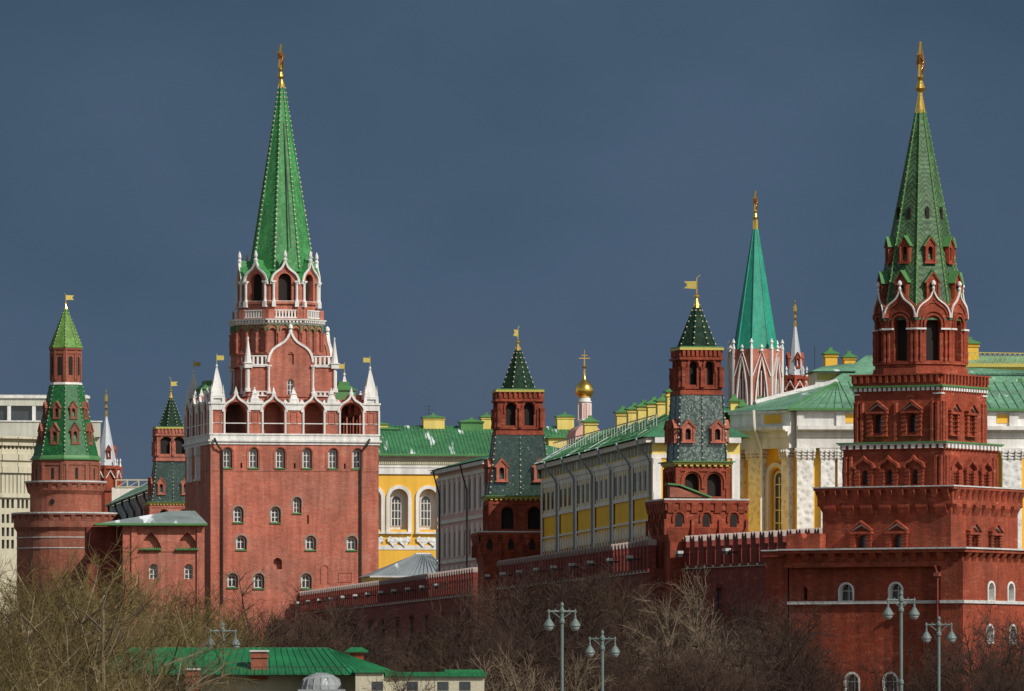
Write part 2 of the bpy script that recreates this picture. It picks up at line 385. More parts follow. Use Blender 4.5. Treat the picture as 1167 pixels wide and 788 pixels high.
def star(tw, z, size, rot=70, pole0=None):
    m = MB(); 
    if pole0 is not None:
        m.k = 0; m.lathe([(0.30, pole0), (0.42, pole0 + 0.3), (0.22, pole0 + 0.9), (0.30, pole0 + 1.2), (0.12, pole0 + 1.5), (0.12, z - size*0.3)], 10)
    pole = tw.part('finial', m, GOLD)
    s = MB(); pts = []
    for i in range(10):
        rr = size if i % 2 == 0 else size * 0.42; a = math.pi/2 + math.pi * i / 5
        pts.append((rr * math.cos(a), rr * math.sin(a)))
    vs = [(x, 0, zz_) for x, zz_ in pts] + [(0, -size*0.20, 0), (0, size*0.20, 0)]
    s.add(vs, [(i, (i+1) % 10, 10) for i in range(10)] + [((i+1) % 10, i, 11) for i in range(10)])
    M = T(0, 0, z) @ Matrix.Rotation(R(rot), 4, 'Z')
    st = part('star', s, RUBY, pole, M)
    g = MB()
    for i in range(10): g.tube((pts[i][0], 0, pts[i][1]), (pts[(i+1) % 10][0], 0, pts[(i+1) % 10][1]), size*0.085, None, 5)
    for i in range(0, 10, 2):
        g.tube((0, -size*0.2, 0), (pts[i][0], 0, pts[i][1]), size*0.03, None, 4); g.tube((0, size*0.2, 0), (pts[i][0], 0, pts[i][1]), size*0.03, None, 4)
    part('star_frame', g, GOLD, pole, M)
def vane(tw, z0, z1, flagw=1.4, flagh=0.9, rot=20, cone=0.35, c=(0, 0), ball=True, side=1):
    m = MB(); x, y = c
    h = z1 - z0
    m.lathe([(cone, z0), (cone*0.55, z0 + h*0.2), (0.10, z0 + h*0.32), (0.24 if ball else .08, z0 + h*0.37), (0.24 if ball else .08, z0 + h*0.42), (0.06, z0 + h*0.46), (0.05, z1)], 10, c)
    f = tw.part('finial', m, GOLD)
    g = MB(); zf = z0 + h*0.62
    g.ext([(0, zf), (side*flagw, zf + 0.1*h*0.3), (side*flagw*0.72, zf + flagh*0.5), (side*flagw, zf + flagh), (0, zf + flagh)][::1], -0.03, 0.03)
    g.tube((0, 0, z1), (-side*0.35, 0, z1 + 0.25), 0.03, None, 4)
    part('weather_vane', g, GOLDP, f, T(x, y, 0) @ Matrix.Rotation(R(rot), 4, 'Z'))
def dormer(tw, M, w_, h, depth, wall=BRICK, roof=G_TRIM):
    """small gabled window standing out from a sloping tent face; M's origin is the sill centre, -y outwards"""
    m = MB(); t = w_ * 0.2
    with m.sub(M):
        ol = [(-w_/2, 0), (w_/2, 0), (w_/2, h*0.68), (0, h), (-w_/2, h*0.68)]
        m.panel(ol, [arch(0, h*0.10, w_*0.40, h*0.55)], 0.3)
        m.box(-w_/2, -w_/2 + t*0.9, 0.01, depth, 0, h*0.68); m.box(w_/2 - t*0.9, w_/2, 0.01, depth, 0, h*0.68)
        m.ext([(-w_/2, h*0.68), (w_/2, h*0.68), (0, h)], 0.012, depth)
        for sx in (-1, 1): m.box(sx*w_*0.40 - 0.06, sx*w_*0.40 + 0.06, -0.10, 0, 0, h*0.66)
        m.box(-w_*0.56, w_*0.56, -0.14, 0, -0.12, 0.02); m.ribbon([(-w_*0.56, h*0.66), (0, h*1.02), (w_*0.56, h*0.66)], 0.14, -0.12, 0.0)
    o = tw.part('dormer', m, wall)
    r = MB()
    with r.sub(M): r.ribbon([(-w_*0.62, h*0.66), (0, h*1.10), (w_*0.62, h*0.66)], 0.07, -0.16, depth)
    part('dormer_roof', r, roof, o)
    p = MB()
    with p.sub(M): p.ext(arch(0, h*0.10, w_*0.40, h*0.55), 0.29, 0.31)
    part('opening_shade', p, DARK, o)
def balustrade(tw, M, x0, x1, z0, z1, pitch=0.38, m_=WHITE, parent=None):
    m = MB()
    with m.sub(M):
        m.box(x0, x1, -0.12, 0.12, z1 - 0.14, z1); m.box(x0, x1, -0.12, 0.12, z0, z0 + 0.14)
        n = max(2, int((x1 - x0) / pitch)); p = (x1 - x0) / n
        for i in range(n):
            c = x0 + p * (i + 0.5); m.box(c - p*0.24, c + p*0.24, -0.08, 0.08, z0 + 0.142, z1 - 0.142)
    return part('balustrade', m, m_, parent or tw.e)
def pinnacle(mb, x, y, z0, z1, w_, n=4):           # tall slim spirelet on a square base
    h = z1 - z0
    with mb.sub(T(x, y, 0)):
        mb.fr(n, w_/2, w_/2, z0, z0 + h*0.14); mb.fr(n, w_*0.62, w_*0.62, z0 + h*0.142, z0 + h*0.17)
        mb.fr(8, w_*0.46, w_*0.05, z0 + h*0.172, z0 + h*0.93); mb.lathe([(0.02, z0+h*0.90), (w_*0.14, z0 + h*0.93), (0.02, z1)], 6)
def obelisk(mb, x, y, z0, z1, w_):                  # short stepped pyramid finial
    h = z1 - z0
    with mb.sub(T(x, y, 0)):
        mb.rfr(w_/2, w_/2, w_/2, w_/2, z0, z0 + h*0.25); mb.rfr(w_*0.42, w_*0.42, w_*0.24, w_*0.24, z0 + h*0.252, z0 + h*0.55)
        mb.rfr(w_*0.32, w_*0.32, w_*0.32, w_*0.32, z0 + h*0.552, z0 + h*0.60); mb.rfr(w_*0.24, w_*0.24, w_*0.08, w_*0.08, z0 + h*0.602, z0 + h*0.88)
        mb.lathe([(0.02, z0+h*0.86), (w_*0.14, z0 + h*0.93), (0.02, z1)], 6)

# ------------------------------------------------------------------ ground
def wallx(y): return 101.1 - 0.1317 * y
def sstep(a, b, x):
    t = max(0, min(1, (x - a) / (b - a))); return t * t * (3 - 2 * t)
def gz_at(x, y):
    hy = 11.5 * sstep(560, 690, y) * (1 - 0.0 * y)
    d = wallx(y) - x
    return hy * (1 - sstep(4, 55, d)) - 0.2 + 0.25 * math.sin(x * 0.11) * math.sin(y * 0.07)
g = MB()
xs = [-9000, -3000, -1000, -500, -250] + [-180 + 6 * i for i in range(61)] + [250, 500, 1000, 3000, 9000]
ys = [-2000, -400, 0, 150, 250, 320] + [380 + 10 * i for i in range(90)] + [1400, 1600, 2000, 3000, 6000, 15000]
for y in ys:
    for x in xs: g.v.append((x, y, gz_at(x, y)))
nx = len(xs)
for j in range(len(ys) - 1):
    for i in range(nx - 1): g.f.append((j*nx + i, j*nx + i + 1, (j+1)*nx + i + 1, (j+1)*nx + i)); g.mi.append(0)
go = part('ground', g, GRASS, None, smooth=True); go['kind'] = 'structure'; go['label'] = 'sloping ground of dry spring turf under the bare trees'

# ------------------------------------------------------------------ fortress walls
def merlon_mesh(w_=1.26, h=2.6, th=0.75):
    m = MB()
    ol = [(-w_/2, 0), (w_/2, 0), (w_/2, h*0.80), (w_*0.44, h*0.93), (w_*0.27, h), (w_*0.10, h*0.93), (0, h*0.80), (-w_*0.10, h*0.93), (-w_*0.27, h), (-w_*0.44, h*0.93), (-w_/2, h*0.80)]
    m.ext(ol, 0, th); m.k = 1
    m.ribbon(ol[2:], 0.07, -0.04, th + 0.04)
    return m.mesh('merlon', [BRICK_W, CAPST])
MERLON = merlon_mesh()
def fortress_wall(label, pf, pn, ztop, zb, ledge=None, skip_pipe=False, pipes=(), floods=()):
    pf = Vector(pf); pn = Vector(pn); d = pn - pf; L = d.length; psi = math.atan2(d.y, d.x)
    e = thing('fortress_wall', label, 'wall', (pf.x, pf.y, zb), psi, 'brick fortress walls between the towers')
    zt = ztop - zb; mh = 2.6
    m = MB(); m.box(0, L, 0, 3.4, -3, zt - mh - 0.35); m.box(0, L, -0.22, 3.4, zt - mh - 0.348, zt - mh)
    m.box(0, L, 2.7, 3.2, zt - mh + 0.002, zt - mh + 1.0)
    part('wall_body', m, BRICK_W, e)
    m = MB(); n = int(L / 2.15)
    for i in range(n): m.box(i*L/n, i*L/n + 0.45, -0.27, -0.223, zt - mh - 0.33, zt - mh - 0.12)
    m.box(0, L, -.235, -.222, zt - mh - .35, zt - mh - .3)
    part('string_course', m, CREAM_D, e)
    n = int(L / 2.15)
    for i in range(n): link('merlon', MERLON, e, T((i + 0.5) * L / n, -0.12, zt - mh))
    if ledge:
        m = MB(); m.box(0, L, -0.9, 0, ledge - zb - 5, ledge - zb - 0.3); m.box(0, L, -1.05, 0, ledge - zb - 0.298, ledge - zb)
        part('plinth', m, [SNOWY], e)
    for x in pipes:
        m = MB(); m.tube((x, -0.28, (ledge or zb + 3) - zb), (x, -0.28, zt - mh - 2.2), 0.16, None, 8); m.rfr
        m.k = 1; m.box(x - 0.45, x + 0.45, -0.55, -0.01, zt - mh - 2.2, zt - mh - 1.85)
        part('drainpipe', m, [IRON, BRICK_W], e)
    for x in floods:
        m = MB(); m.box(x - 0.07, x + 0.07, -0.9, -0.13, zt - 1.75, zt - 1.62); m.k = 1
        m.box(x - 0.45, x + 0.45, -1.35, -0.85, zt - 1.6, zt - 1.35); m.k = 0; m.box(x - 0.4, x + 0.4, -1.3, -0.9, zt - 1.9, zt - 1.605)
        part('floodlight', m, [IRON, SNOWY], e)
    return e
def wl(u):                                         # point on the straight run of wall seen at column u
    D = 869460 / (u + 549.5); return ((u - UC) / F * D, D)
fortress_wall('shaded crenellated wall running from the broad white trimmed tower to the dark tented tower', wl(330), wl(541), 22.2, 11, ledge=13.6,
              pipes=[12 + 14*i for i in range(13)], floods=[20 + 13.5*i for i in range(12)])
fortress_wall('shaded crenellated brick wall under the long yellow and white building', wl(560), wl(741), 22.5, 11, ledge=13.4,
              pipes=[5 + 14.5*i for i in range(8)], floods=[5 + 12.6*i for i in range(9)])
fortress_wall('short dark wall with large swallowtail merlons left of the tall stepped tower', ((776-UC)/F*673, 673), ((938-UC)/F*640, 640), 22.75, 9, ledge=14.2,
              pipes=[10], floods=[2.5, 14.5])
# lone brick merlon pier on the stepped tower's bastion is part of that tower, see below

# ------------------------------------------------------------------ stepped tower, right (nearest)
bt = TW('stepped_tower', 'tall stepped red brick tower with weathered green spire, rightmost and nearest', 'tower', 1049, 612, -31, 0)
def face_windows_b(tw, k, r, us, v0, v1, wpx, surround='ped', depth=0.55):
    """returns holes and builds surrounds for windows at columns us between rows v0 (top) and v1 (sill)"""
    nn, t = tw.nt(k); cs = abs(t.x); s = F / (tw.D - r)
    hs = []
    for u in us:
        x = tw.fx(k, r, u); z0 = tw.z(v1, r); z1 = tw.z(v0, r); ww = wpx / s / cs
        hs.append(arch(x, z0, ww, z1 - z0))
        m = MB(); h = z1 - z0
        with m.sub(FM(k, r)):
            for sx in (-1, 1):
                c = x + sx * (ww/2 + 0.28)
                m.box(c - 0.2, c + 0.2, -0.25, 0.0, z0 - 0.2, z1 + 0.05)
                for q in range(4): m.box(c - 0.26, c + 0.26, -0.31, 0.0, z0 + h*(q + 0.35)/4, z0 + h*(q + 0.6)/4)
            if surround == 'ped':
                m.box(x - ww/2 - 0.6, x + ww/2 + 0.6, -0.38, 0, z1 + 0.052, z1 + 0.25)
                m.ribbon([(x - ww/2 - 0.6, z1 + 0.3), (x, z1 + 1.05), (x + ww/2 + 0.6, z1 + 0.3)], 0.2, -0.42, 0.0)
            else:
                m.ribbon([(a, b) for a, b in ogee(x, z1 + 0.1, ww + 1.1, 0.95)], 0.2, -0.38, 0.0)
            m.box(x - ww/2 - 0.55, x + ww/2 + 0.55, -0.35, 0, z0 - 0.3, z0 - 0.202)
            if surround == 'ped': m.k = 1; m.ribbon([(x - ww/2 - 0.45, z1 + 0.28), (x, z1 + 0.8), (x + ww/2 + 0.45, z1 + 0.28)], 0.10, -0.2, -0.0)
        tw.part('window_surround', m, [BRICK_D, SNOWY])
        p = MB(); 
        with p.sub(FM(k, r) @ T(0, depth - 0.05, 0)): p.ext(arch(x, z0, ww, z1 - z0), 0, 0.03)
        tw.part('window', p, GLASS)
    return hs
def corner_cols(m, r, z0, z1, tw_w=0.22):
    for sx in (-1, 1):
        for sy in (-1, 1):
            for dx, dy in ((0.3, -0.05), (-0.05, 0.3), (0.75, -0.05), (-0.05, 0.75)):
                m.lathe([(tw_w, z0), (tw_w*0.8, z0 + 0.3), (tw_w, (z0+z1)/2), (tw_w*0.8, z1 - 0.3), (tw_w, z1)], 6, (sx*(r - dx), sy*(r - dy)))
# tier 1 : bastion
r1 = 8.15; m = MB(); z1 = bt.z(624.5, 8); zc = bt.z(646, 8); sc0 = bt.z(686, 8)
def b1_holes(k, lst):
    out_ = []
    rr = r1 - (0.9 if k == 0 else 0)
    for u, v0, v1, wp in lst:
        x = bt.fx(k, rr, u); nn, t = bt.nt(k); ww = wp / (F/(612-8)) / abs(t.x); z0 = bt.z(v1, 8); zt = bt.z(v0, 8)
        out_.append((x, z0, ww, zt - z0))
    return out_
h0 = b1_holes(0, [(964.5, 664, 685, 16), (1021, 664, 685, 15), (917.5, 668, 683, 5), (971, 767, 790, 16), (1015, 767, 790, 16)])
h1 = b1_holes(1, [(1129.5, 663, 685, 8.5), (1152, 663, 685, 8.5), (1128, 712, 733, 8.5), (1154, 712, 733, 8.5)])
xl, xp = -r1, bt.fx(0, r1, 1072)
with m.sub(FM(0, r1 - 0.9)): m.panel([(xl, -1), (xp, -1), (xp, zc), (xl, zc)], [arch(*q) for q in h0], 0.9)
m.box(xp, r1, -r1, -r1 + 3, -1, zc)
with m.sub(FM(1, r1)): m.panel([(-r1 + 3, -1), (r1, -1), (r1, zc), (-r1 + 3, zc)], [arch(*q) for q in h1], 0.6)
m.box(-r1, r1 - 0.7, -r1 + 2, r1 - 0.01, -1, zc - 0.01)
m.box(-r1, r1, -r1, r1, zc + 0.002, zc + 0.35)
m.box(-r1 + 0.15, r1 - 0.15, -r1 + 0.15, r1 - 0.15, zc + 0.352, z1 - 0.42)
m.box(-r1 - 0.35, r1 + 0.35, -r1 - 0.35, r1 + 0.35, z1 - 0.4, z1 - 0.13)
along(m, r1 - .15, r1 - .15, 1.2, lambda p: m.extx([(.01, z1 - .405), (-.46, z1 - .405), (.01, zc + .38)], -p*.24, p*.24))
# right face has no proud pier: second pier to the left of the right face
m.box(-r1 - 2.4, -r1 - .36, -r1 + 1.3, r1, -1, z1 - 0.6)
m.box(-r1 - 2.6, -r1 - .36, -r1 + 1.1, r1, z1 - 0.598, z1 - 0.15)
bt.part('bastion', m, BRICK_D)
m = MB(); m.box(-r1 - 0.5, r1 + 0.5, -r1 - 0.5, r1 + 0.5, z1 - 0.128, z1); m.box(-r1 - 2.7, -r1 - 0.502, -r1 + 1.0, r1 + 0.2, z1 - 0.13, z1 - 0.02)
m.box(-r1 - 0.1, xp - 0.002, -r1 + 0.7, -r1 + 0.899, sc0 - 0.15, sc0 + 0.1); m.box(xp, r1 + 0.15, -r1 - 0.15, -r1 - 0.002, sc0 - 0.15, sc0 + 0.1); m.box(r1 + 0.002, r1 + 0.15, -r1 - 0.002, r1, sc0 - 0.15, sc0 + 0.1)
bt.part('coping', m, SNOWY)
for k, hs, rr in ((0, h0, r1 - 0.9), (1, h1, r1)):
    for (x, z0, ww, hh) in hs:
        if ww > 0.6:
            f = MB()
            with f.sub(FM(k, rr)): f.ribbon(arch(x, z0, ww, hh, 10), 0.16, -0.06, 0.53, True)
            o = bt.part('window', f, WHITE); p = MB()
            with p.sub(FM(k, rr)):
                p.ext(arch(x, z0, ww, hh), 0.55, 0.58)
            part('pane', p, GLASS, o)
            f = MB()
            with f.sub(FM(k, rr)): f.box(x - 0.04, x + 0.04, 0.47, 0.54, z0, z0 + hh*0.95); f.box(x - ww/2, x + ww/2, 0.47, 0.54, z0 + hh*0.55, z0 + hh*0.55 + 0.07)
            part('glazing_bar', f, WHITE, o)
m = MB(); xq = xp - 0.25; m.path([(xq, -r1 - 0.06, -0.5), (xq, -r1 - 0.06, zc - 0.7), (xq, -r1 - 0.5, zc)], 0.10); m.box(xq - .25, xq + .25, -r1 - .3, -r1 + .1, zc - 0.8, zc - 0.5)
bt.part('drainpipe', m, BRICK_W)
# brick merlon pier standing on the bastion's left end
m = MB(); zp = z1; xm = bt.fx(0, r1, 909)
with m.sub(T(xm, -r1 + 1.5, 0)):
    m.ext([(-1.5, zp - 0.3), (1.5, zp - 0.3), (1.5, zp + 1.25), (0.5, zp + 1.3), (0.1, zp + 0.7), (-0.3, zp + 1.3), (-1.5, zp + 1.25)], -0.5, 0.5)
bt.part('merlon', m, BRICK_D)
# tier 2
r2 = 5.85; z2 = bt.z(554, 6); zf = bt.z(575, 6); m = MB()
H2 = {0: face_windows_b(bt, 0, r2, (982.5, 1023), 609, 624, 11), 1: face_windows_b(bt, 1, r2, (1108, 1133), 610, 624, 7)}
block(m, r2, r2, z1 - 0.1, zf, H2, 0.55)
m.box(-r2 - 0.12, r2 + 0.12, -r2 - 0.12, r2 + 0.12, zf - 0.75, zf - 0.55) if False else None
m.rfr(r2 + 0.01, r2 + 0.01, r2 + 0.35, r2 + 0.35, zf - 0.3, zf + 0.002)
m.box(-r2 - 0.3, r2 + 0.3, -r2 - 0.3, r2 + 0.3, zf + 0.004, z2 - 0.3)
m.box(-r2 - 0.55, r2 + 0.55, -r2 - 0.55, r2 + 0.55, z2 - 0.298, z2 - 0.1)
def tooth(p): m.extx([(0.01, z2 - 0.31), (-0.40, z2 - 0.31), (0.01, z2 - 1.2)], -p*0.25, p*0.25)
along(m, r2 + 0.3, r2 + 0.3, 0.95, tooth)
brackets(m, r2 + 0.02, r2 + 0.02, zf - 0.9, zf + 0.0, 1.5, 0.36, 0.62)
bt.part('tier', m, BRICK_D)
m = MB(); m.box(-r2 - 0.62, r2 + 0.62, -r2 - 0.62, r2 + 0.62, z2 - 0.098, z2); bt.part('coping', m, SNOWY)
# tier 3
r3 = 4.62; z3 = bt.z(504, 5); m = MB()
H3 = {0: face_windows_b(bt, 0, r3, (986, 1014, 1043), 535, 552, 8, 'ogee'), 1: face_windows_b(bt, 1, r3, (1087, 1104, 1121), 537, 552, 5, 'ogee')}
block(m, r3, r3, z2 - 0.1, z3 - 0.6, H3, 0.5)
corner_cols(m, r3, z2, z3 - 1.1)
m.box(-r3 - 0.12, r3 + 0.12, -r3 - 0.12, r3 + 0.12, z3 - 0.598, z3 - 0.08)
bt.part('tier', m, BRICK_D)
m = MB(); m.box(-r3 - 0.42, r3 + 0.42, -r3 - 0.42, r3 + 0.42, z3 - 0.078, z3 + 0.04); bt.part('ledge', m, G_TRIM)
m = MB(); dentils(m, r3 + 0.12, r3 + 0.12, z3 - 0.50, z3 - 0.20, 0.62, 0.2, 0.5); m.box(-r3 - 0.3, r3 + 0.3, -r3 - 0.3, r3 + 0.3, z3 - 0.19, z3 - 0.082); bt.part('dentil_band', m, WHITE)
# tier 4
r4 = 3.95; z4 = bt.z(426, 4); zd = bt.z(441, 4); m = MB()
H4 = {0: face_windows_b(bt, 0, r4, (1001, 1040), 472, 493, 9.5), 1: face_windows_b(bt, 1, r4, (1085.5, 1105), 473, 493, 5)}
block(m, r4, r4, z3 - 0.1, zd, H4, 0.5)
corner_cols(m, r4, z3, zd - 1.2); m.lathe([(.2, z3), (.2, zd - 1.3)], 6, (bt.fx(0, r4, 1021), -r4 - .02))
m.box(-r4 - 0.1, r4 + 0.1, -r4 - 0.1, r4 + 0.1, zd + 0.002, z4 - 0.12)
def arc4(p): m.box(-p*0.2, p*0.2, -0.2, 0.01, zd + 0.35, z4 - 0.12)
along(m, r4 + 0.1, r4 + 0.1, 0.55, arc4)
m.box(-r4 - 0.32, r4 + 0.32, -r4 - 0.32, r4 + 0.32, z4 - 0.118, z4)
bt.part('tier', m, BRICK_D)
m = MB(); m.box(-r4 - 0.3, r4 + 0.3, -r4 - 0.3, r4 + 0.3, zd - 0.02, zd + 0.12); bt.part('ledge', m, G_TRIM)
m = MB(); dentils(m, r4 + 0.01, r4 + 0.01, zd - 0.32, zd - 0.03, 0.42, 0.2, 0.55)
for k in range(4):
    with m.sub(FM(k, r4)): m.box(-r4 - .15, -r4 + 0.5, -0.08, 0, zd - 0.62, zd - 0.5); m.box(r4 - 0.7, r4 + .15, -0.08, 0, zd - 0.62, zd - 0.5)
bt.part('dentil_band', m, WHITE)
# tier 5 : octagonal belfry
r5 = 3.42; z5a = z4; z5 = bt.z(360, 3.5); m = MB(); hw5 = r5 * math.tan(math.pi/8)
aw = 1.15; az0 = bt.z(411, 3.5); az1 = bt.z(367, 3.5)
zs5 = bt.z(362, 3.5); og5 = ogee(0, zs5, hw5*2.0, bt.z(333, 3.5) - zs5)
for k in range(8):
    with m.sub(FM(k, r5, 8)): m.panel(gable_face(-hw5, hw5, z5a - .05, zs5, og5), [arch(0, az0, aw, az1 - az0 + .35)], .6)
m.fr(8, r5 + 0.2, r5 + 0.12, z5a, z5a + 0.5); m.fr(8, r5 + 0.15, r5 + 0.15, az0 - 0.28, az0 - 0.1)
for k in range(8):
    with m.sub(FM(k, r5, 8)):
        for x in (-hw5 + 0.02, -hw5 + 0.36, hw5 - 0.36, hw5 - 0.02):
            m.lathe([(0.17, az0 - 0.1), (0.12, az0 + .25), (0.16, az0 + .6), (.11, az0 + 1), (.16, az0 + 1.6), (.12, az1 - 0.9), (0.19, az1 - 0.62)], 6, (x, -0.06))
        m.ribbon(og5, .5, -.1, 1.2)
        m.ribbon(archline(0, az1 - .6, aw + 0.3, 1.2), 0.16, -0.2, 0); m.ribbon(archline(0, az1 - .6, aw + 0.85, 1.5), 0.13, -0.15, 0)
# solid near-black core behind the arches paints in the shade of the chamber
bt.part('belfry', m, BRICK_D)
m = MB(); m.fr(8, r5 - 0.62, r5 - 0.62, z5a, z5); bt.part('belfry_shade_core', m, DARK)
for k in range(8):
    m = MB()
    with m.sub(FM(k, r5, 8)):
        og = ogee(0, zs5, hw5*2.0, bt.z(330, 3.5) - zs5)
        m.ribbon(og, 0.11, -0.22, 0.0)
        m.box(-hw5 - .05, -aw/2 - 0.05, -0.27, 0.0, az1 - 0.62, az1 - 0.48); m.box(aw/2 + 0.05, hw5 + .05, -0.27, 0.0, az1 - 0.62, az1 - 0.48)
        zt = bt.z(330, 3.5); m.lathe([(0.08, zt - .1), (0.14, zt + .1), (0.06, zt + .25), (0.2, zt + .42), (.17, zt + .62), (0.03, zt + .75)], 8, (0, -0.15))
    bt.part('gable_trim', m, WHITE)
m = MB()
for k in range(8):
    with m.sub(FM(k, r5, 8)): m.ribbon(ogee(0, zs5, hw5*2.0 + .1, bt.z(328, 3.5) - zs5)[1:-1], 0.08, 0.002, 1.9)
bt.part('gable_roof', m, G_TRIM)
# spire
rs0 = 3.45; zs0 = bt.z(365, 3); zs1 = bt.z(125); m = MB()
m.fr(8, rs0, 0.30, zs0, zs1); bt.part('spire', m, G_BORO)
ribs(bt, 8, rs0 + .02, 0.32, zs0, zs1, mats=[G_TRIM, GOLDP], bead=0.07, pitch=0.5)
def rsp(z): return rs0 + (0.30 - rs0) * (z - zs0) / (zs1 - zs0)
for k in range(8):
    z = bt.z(344, 3); dormer(bt, FM(k, rsp(z + 1.5) + 0.45, 8) @ T(0, 0, z), 1.15, 2.3, 1.2, BRICK_D)
    z = bt.z(299, 2.5); dormer(bt, FM(k, rsp(z + 1.0) + 0.35, 8) @ T(0, 0, z), 0.95, 1.95, 1.0, BRICK_D)
    m = MB(); z = bt.z(249, 2)
    with m.sub(FM(k, rsp(z) , 8)): m.ext([(-0.14, z), (0.14, z), (0.14, z + 0.75), (0, z + 1.0), (-0.14, z + 0.75)], -0.05, 0.25)
    bt.part('slit_shade', m, DARK)
m = MB(); m.lathe([(0.42, zs1 - 0.3), (0.42, zs1), (0.2, bt.z(108)), (0.16, bt.z(104))], 10); bt.part('neck', m, GOLD)
star(bt, bt.z(71), 1.62, 80 + 31, bt.z(105))

# ------------------------------------------------------------------ gate-less wall towers (three look alike)
def plain_tower(name, label, uF0, uF1, D, phi, gz, V, g_tent, dark_small, px, wall=BRICK, flip=1):
    """V rows: top of flared base, top of tier, tent base/top, belfry base/top, small tent top, vane top; px widths at each"""
    r_b = (px['base'][1] - px['base'][0]) / 2 / (F / D) / math.cos(R(phi))
    uc = (px['base'][0] + px['base'][1]) / 2 - r_b * math.sin(R(phi)) * F / D
    tw = TW(name, label, 'tower', uc, D + r_b, phi, gz, 'small square towers of the wall with dark tent roofs')
    def rw(key): a, b = px[key]; return (b - a) / 2 / (F / D) / math.cos(R(phi))
    z = lambda v: tw.z(v, r_b)
    # base
    m = MB(); zt = z(V['base']); fl = V['flare']; rb = r_b - 0.55
    m.rfr(rb, rb, rb, rb, -8, z(fl[1]))
    m.box(-r_b, r_b, -r_b, r_b, z(fl[0]), zt - 0.18); m.rfr(rb + .01, rb + .01, r_b - .14, r_b - .14, z(fl[1]) - 1.3, z(fl[1]) + .01); m.box(-r_b + .14, r_b - .14, -r_b + .14, r_b - .14, z(fl[1]) + .012, z(fl[0]))
    hole_h = z(fl[0]) - z(fl[1]); lo = MB(); lo.ext(arch(0, 0, .62, hole_h*.72), -.03, .05); lo = lo.mesh('loophole_shade', DARK)
    for k in (0, 1, 3):
        nh = max(3, int(2*r_b/1.9))
        for i in range(nh):
            x = -r_b + 2*r_b*(i + .5)/nh; link('loophole_shade', lo, tw.e, FM(k, r_b - .14) @ T(x, 0, z(fl[1]) + hole_h*.08))
            with m.sub(FM(k, r_b - .14)): m.ribbon(archline(x, z(fl[1]) + hole_h*.35, 1.05, hole_h*.6), .16, -.16, 0); m.box(x - 2*r_b/nh/2 - .12, x - 2*r_b/nh/2 + .12, -.2, 0, z(fl[1]) - .6, z(fl[1]) + hole_h*.5)
    def notch(p): m.extx([(0.01, zt - 0.45), (-0.18, zt - 0.45), (0.01, zt - 1.3)], -p*0.3, p*0.3)
    along(m, r_b, r_b, 1.05, notch)
    m.box(-r_b - .12, r_b + .12, -r_b - .12, r_b + .12, zt - 0.45, zt - 0.178)
    tw.part('base', m, wall)
    m = MB(); m.box(-r_b - .15, r_b + .15, -r_b - .15, r_b + .15, zt - 0.176, zt - 0.04); tw.part('coping', m, BRICK_W if wall is BRICK_W else SNOWY)
    # tier under the tent
    rt = rw('tier'); m = MB(); ztt = z(V['tier']); hh = []
    for sx in (-0.42, 0.42): hh.append(arch(sx*rt, zt + 0.2, 1.3, (ztt - zt)*0.68))
    block(m, rt, rt, zt - .1, ztt, {k: hh for k in range(4)}, 0.6)
    for k in range(4):
        with m.sub(FM(k, rt)):
            for sx in (-0.42, 0.42): m.ribbon(archline(sx*rt, zt + 0.9, 1.9, (ztt - zt)*0.66 - .4), 0.16, -0.15, 0)
            m.box(-rt - .1, -rt + .35, -.1, 0, zt, ztt - .3); m.box(rt - .35, rt + .1, -.1, 0, zt, ztt - .3)
            m.box(-rt + .352, rt - .352, -.12, 0, ztt - .62, ztt - .45)
    tw.part('tier', m, wall)
    m = MB(); m.rfr(rt - .62, rt - .62, rt - .62, rt - .62, zt, ztt - .05); tw.part('tier_shade_core', m, DARK)  # near-black block paints the shade behind the tier's arches
    m = MB(); m.box(-rt - .25, rt + .25, -rt - .25, rt + .25, ztt + .002, ztt + .2); dentils(m, rt + .02, rt + .02, ztt - .18, ztt, 0.5, 0.18, 0.5); tw.part('cornice', m, GOLDP)
    m = MB(); m.box(-rt - .45, rt + .45, -rt - .45, rt + .45, ztt + .202, ztt + .3); tw.part('ledge', m, G_TRIM)
    # tent
    a, b = rw('tent0'), rw('tent1'); z0, z1_ = ztt + .3, z(V['tent'])
    m = MB(); m.rfr(a, a, b, b, z0, z1_); tw.part('tent_roof', m, g_tent)
    for sx in (-1, 1):
        for sy in (-1, 1): tw.part('rib', rib_mesh((sx*a, sy*a, z0), (sx*b, sy*b, z1_), 0.1, 0.13, 0.55), [G_DARK, IVORY])
    for k in range(4):
        mm = rib_mesh((0, -a, z0), (0, -b, z1_), 0.08, 0.11, 0.55); mm2 = MB(); mm2.v = [tuple(Matrix.Rotation(math.pi/2*k, 4, 'Z') @ Vector(p)) for p in mm.v]; mm2.f = mm.f; mm2.mi = mm.mi
        tw.part('rib', mm2, [G_DARK, IVORY])
        zz_ = z(V['dormer'][1]); hd = z(V['dormer'][0]) - zz_
        rr = a + (b - a) * (zz_ + hd*0.6 - z0) / (z1_ - z0) + 0.35
        for sx in (-1, 1): dormer(tw, FM(k, rr) @ T(sx * V['dx'], 0, zz_), 1.25, hd, 1.5, BRICK, BRICK)
    # belfry
    rbf = rw('belfry'); zb1 = z(V['belfry']); m = MB(); hb = zb1 - z1_; hh = []
    for sx in (-1, 1): hh.append(arch(sx*rbf*0.40, z1_ + hb*0.22, V.get('aw', 0.95), hb*0.53))
    block(m, rbf, rbf, z1_ - .05, zb1, {k: hh for k in range(4)}, 0.5)
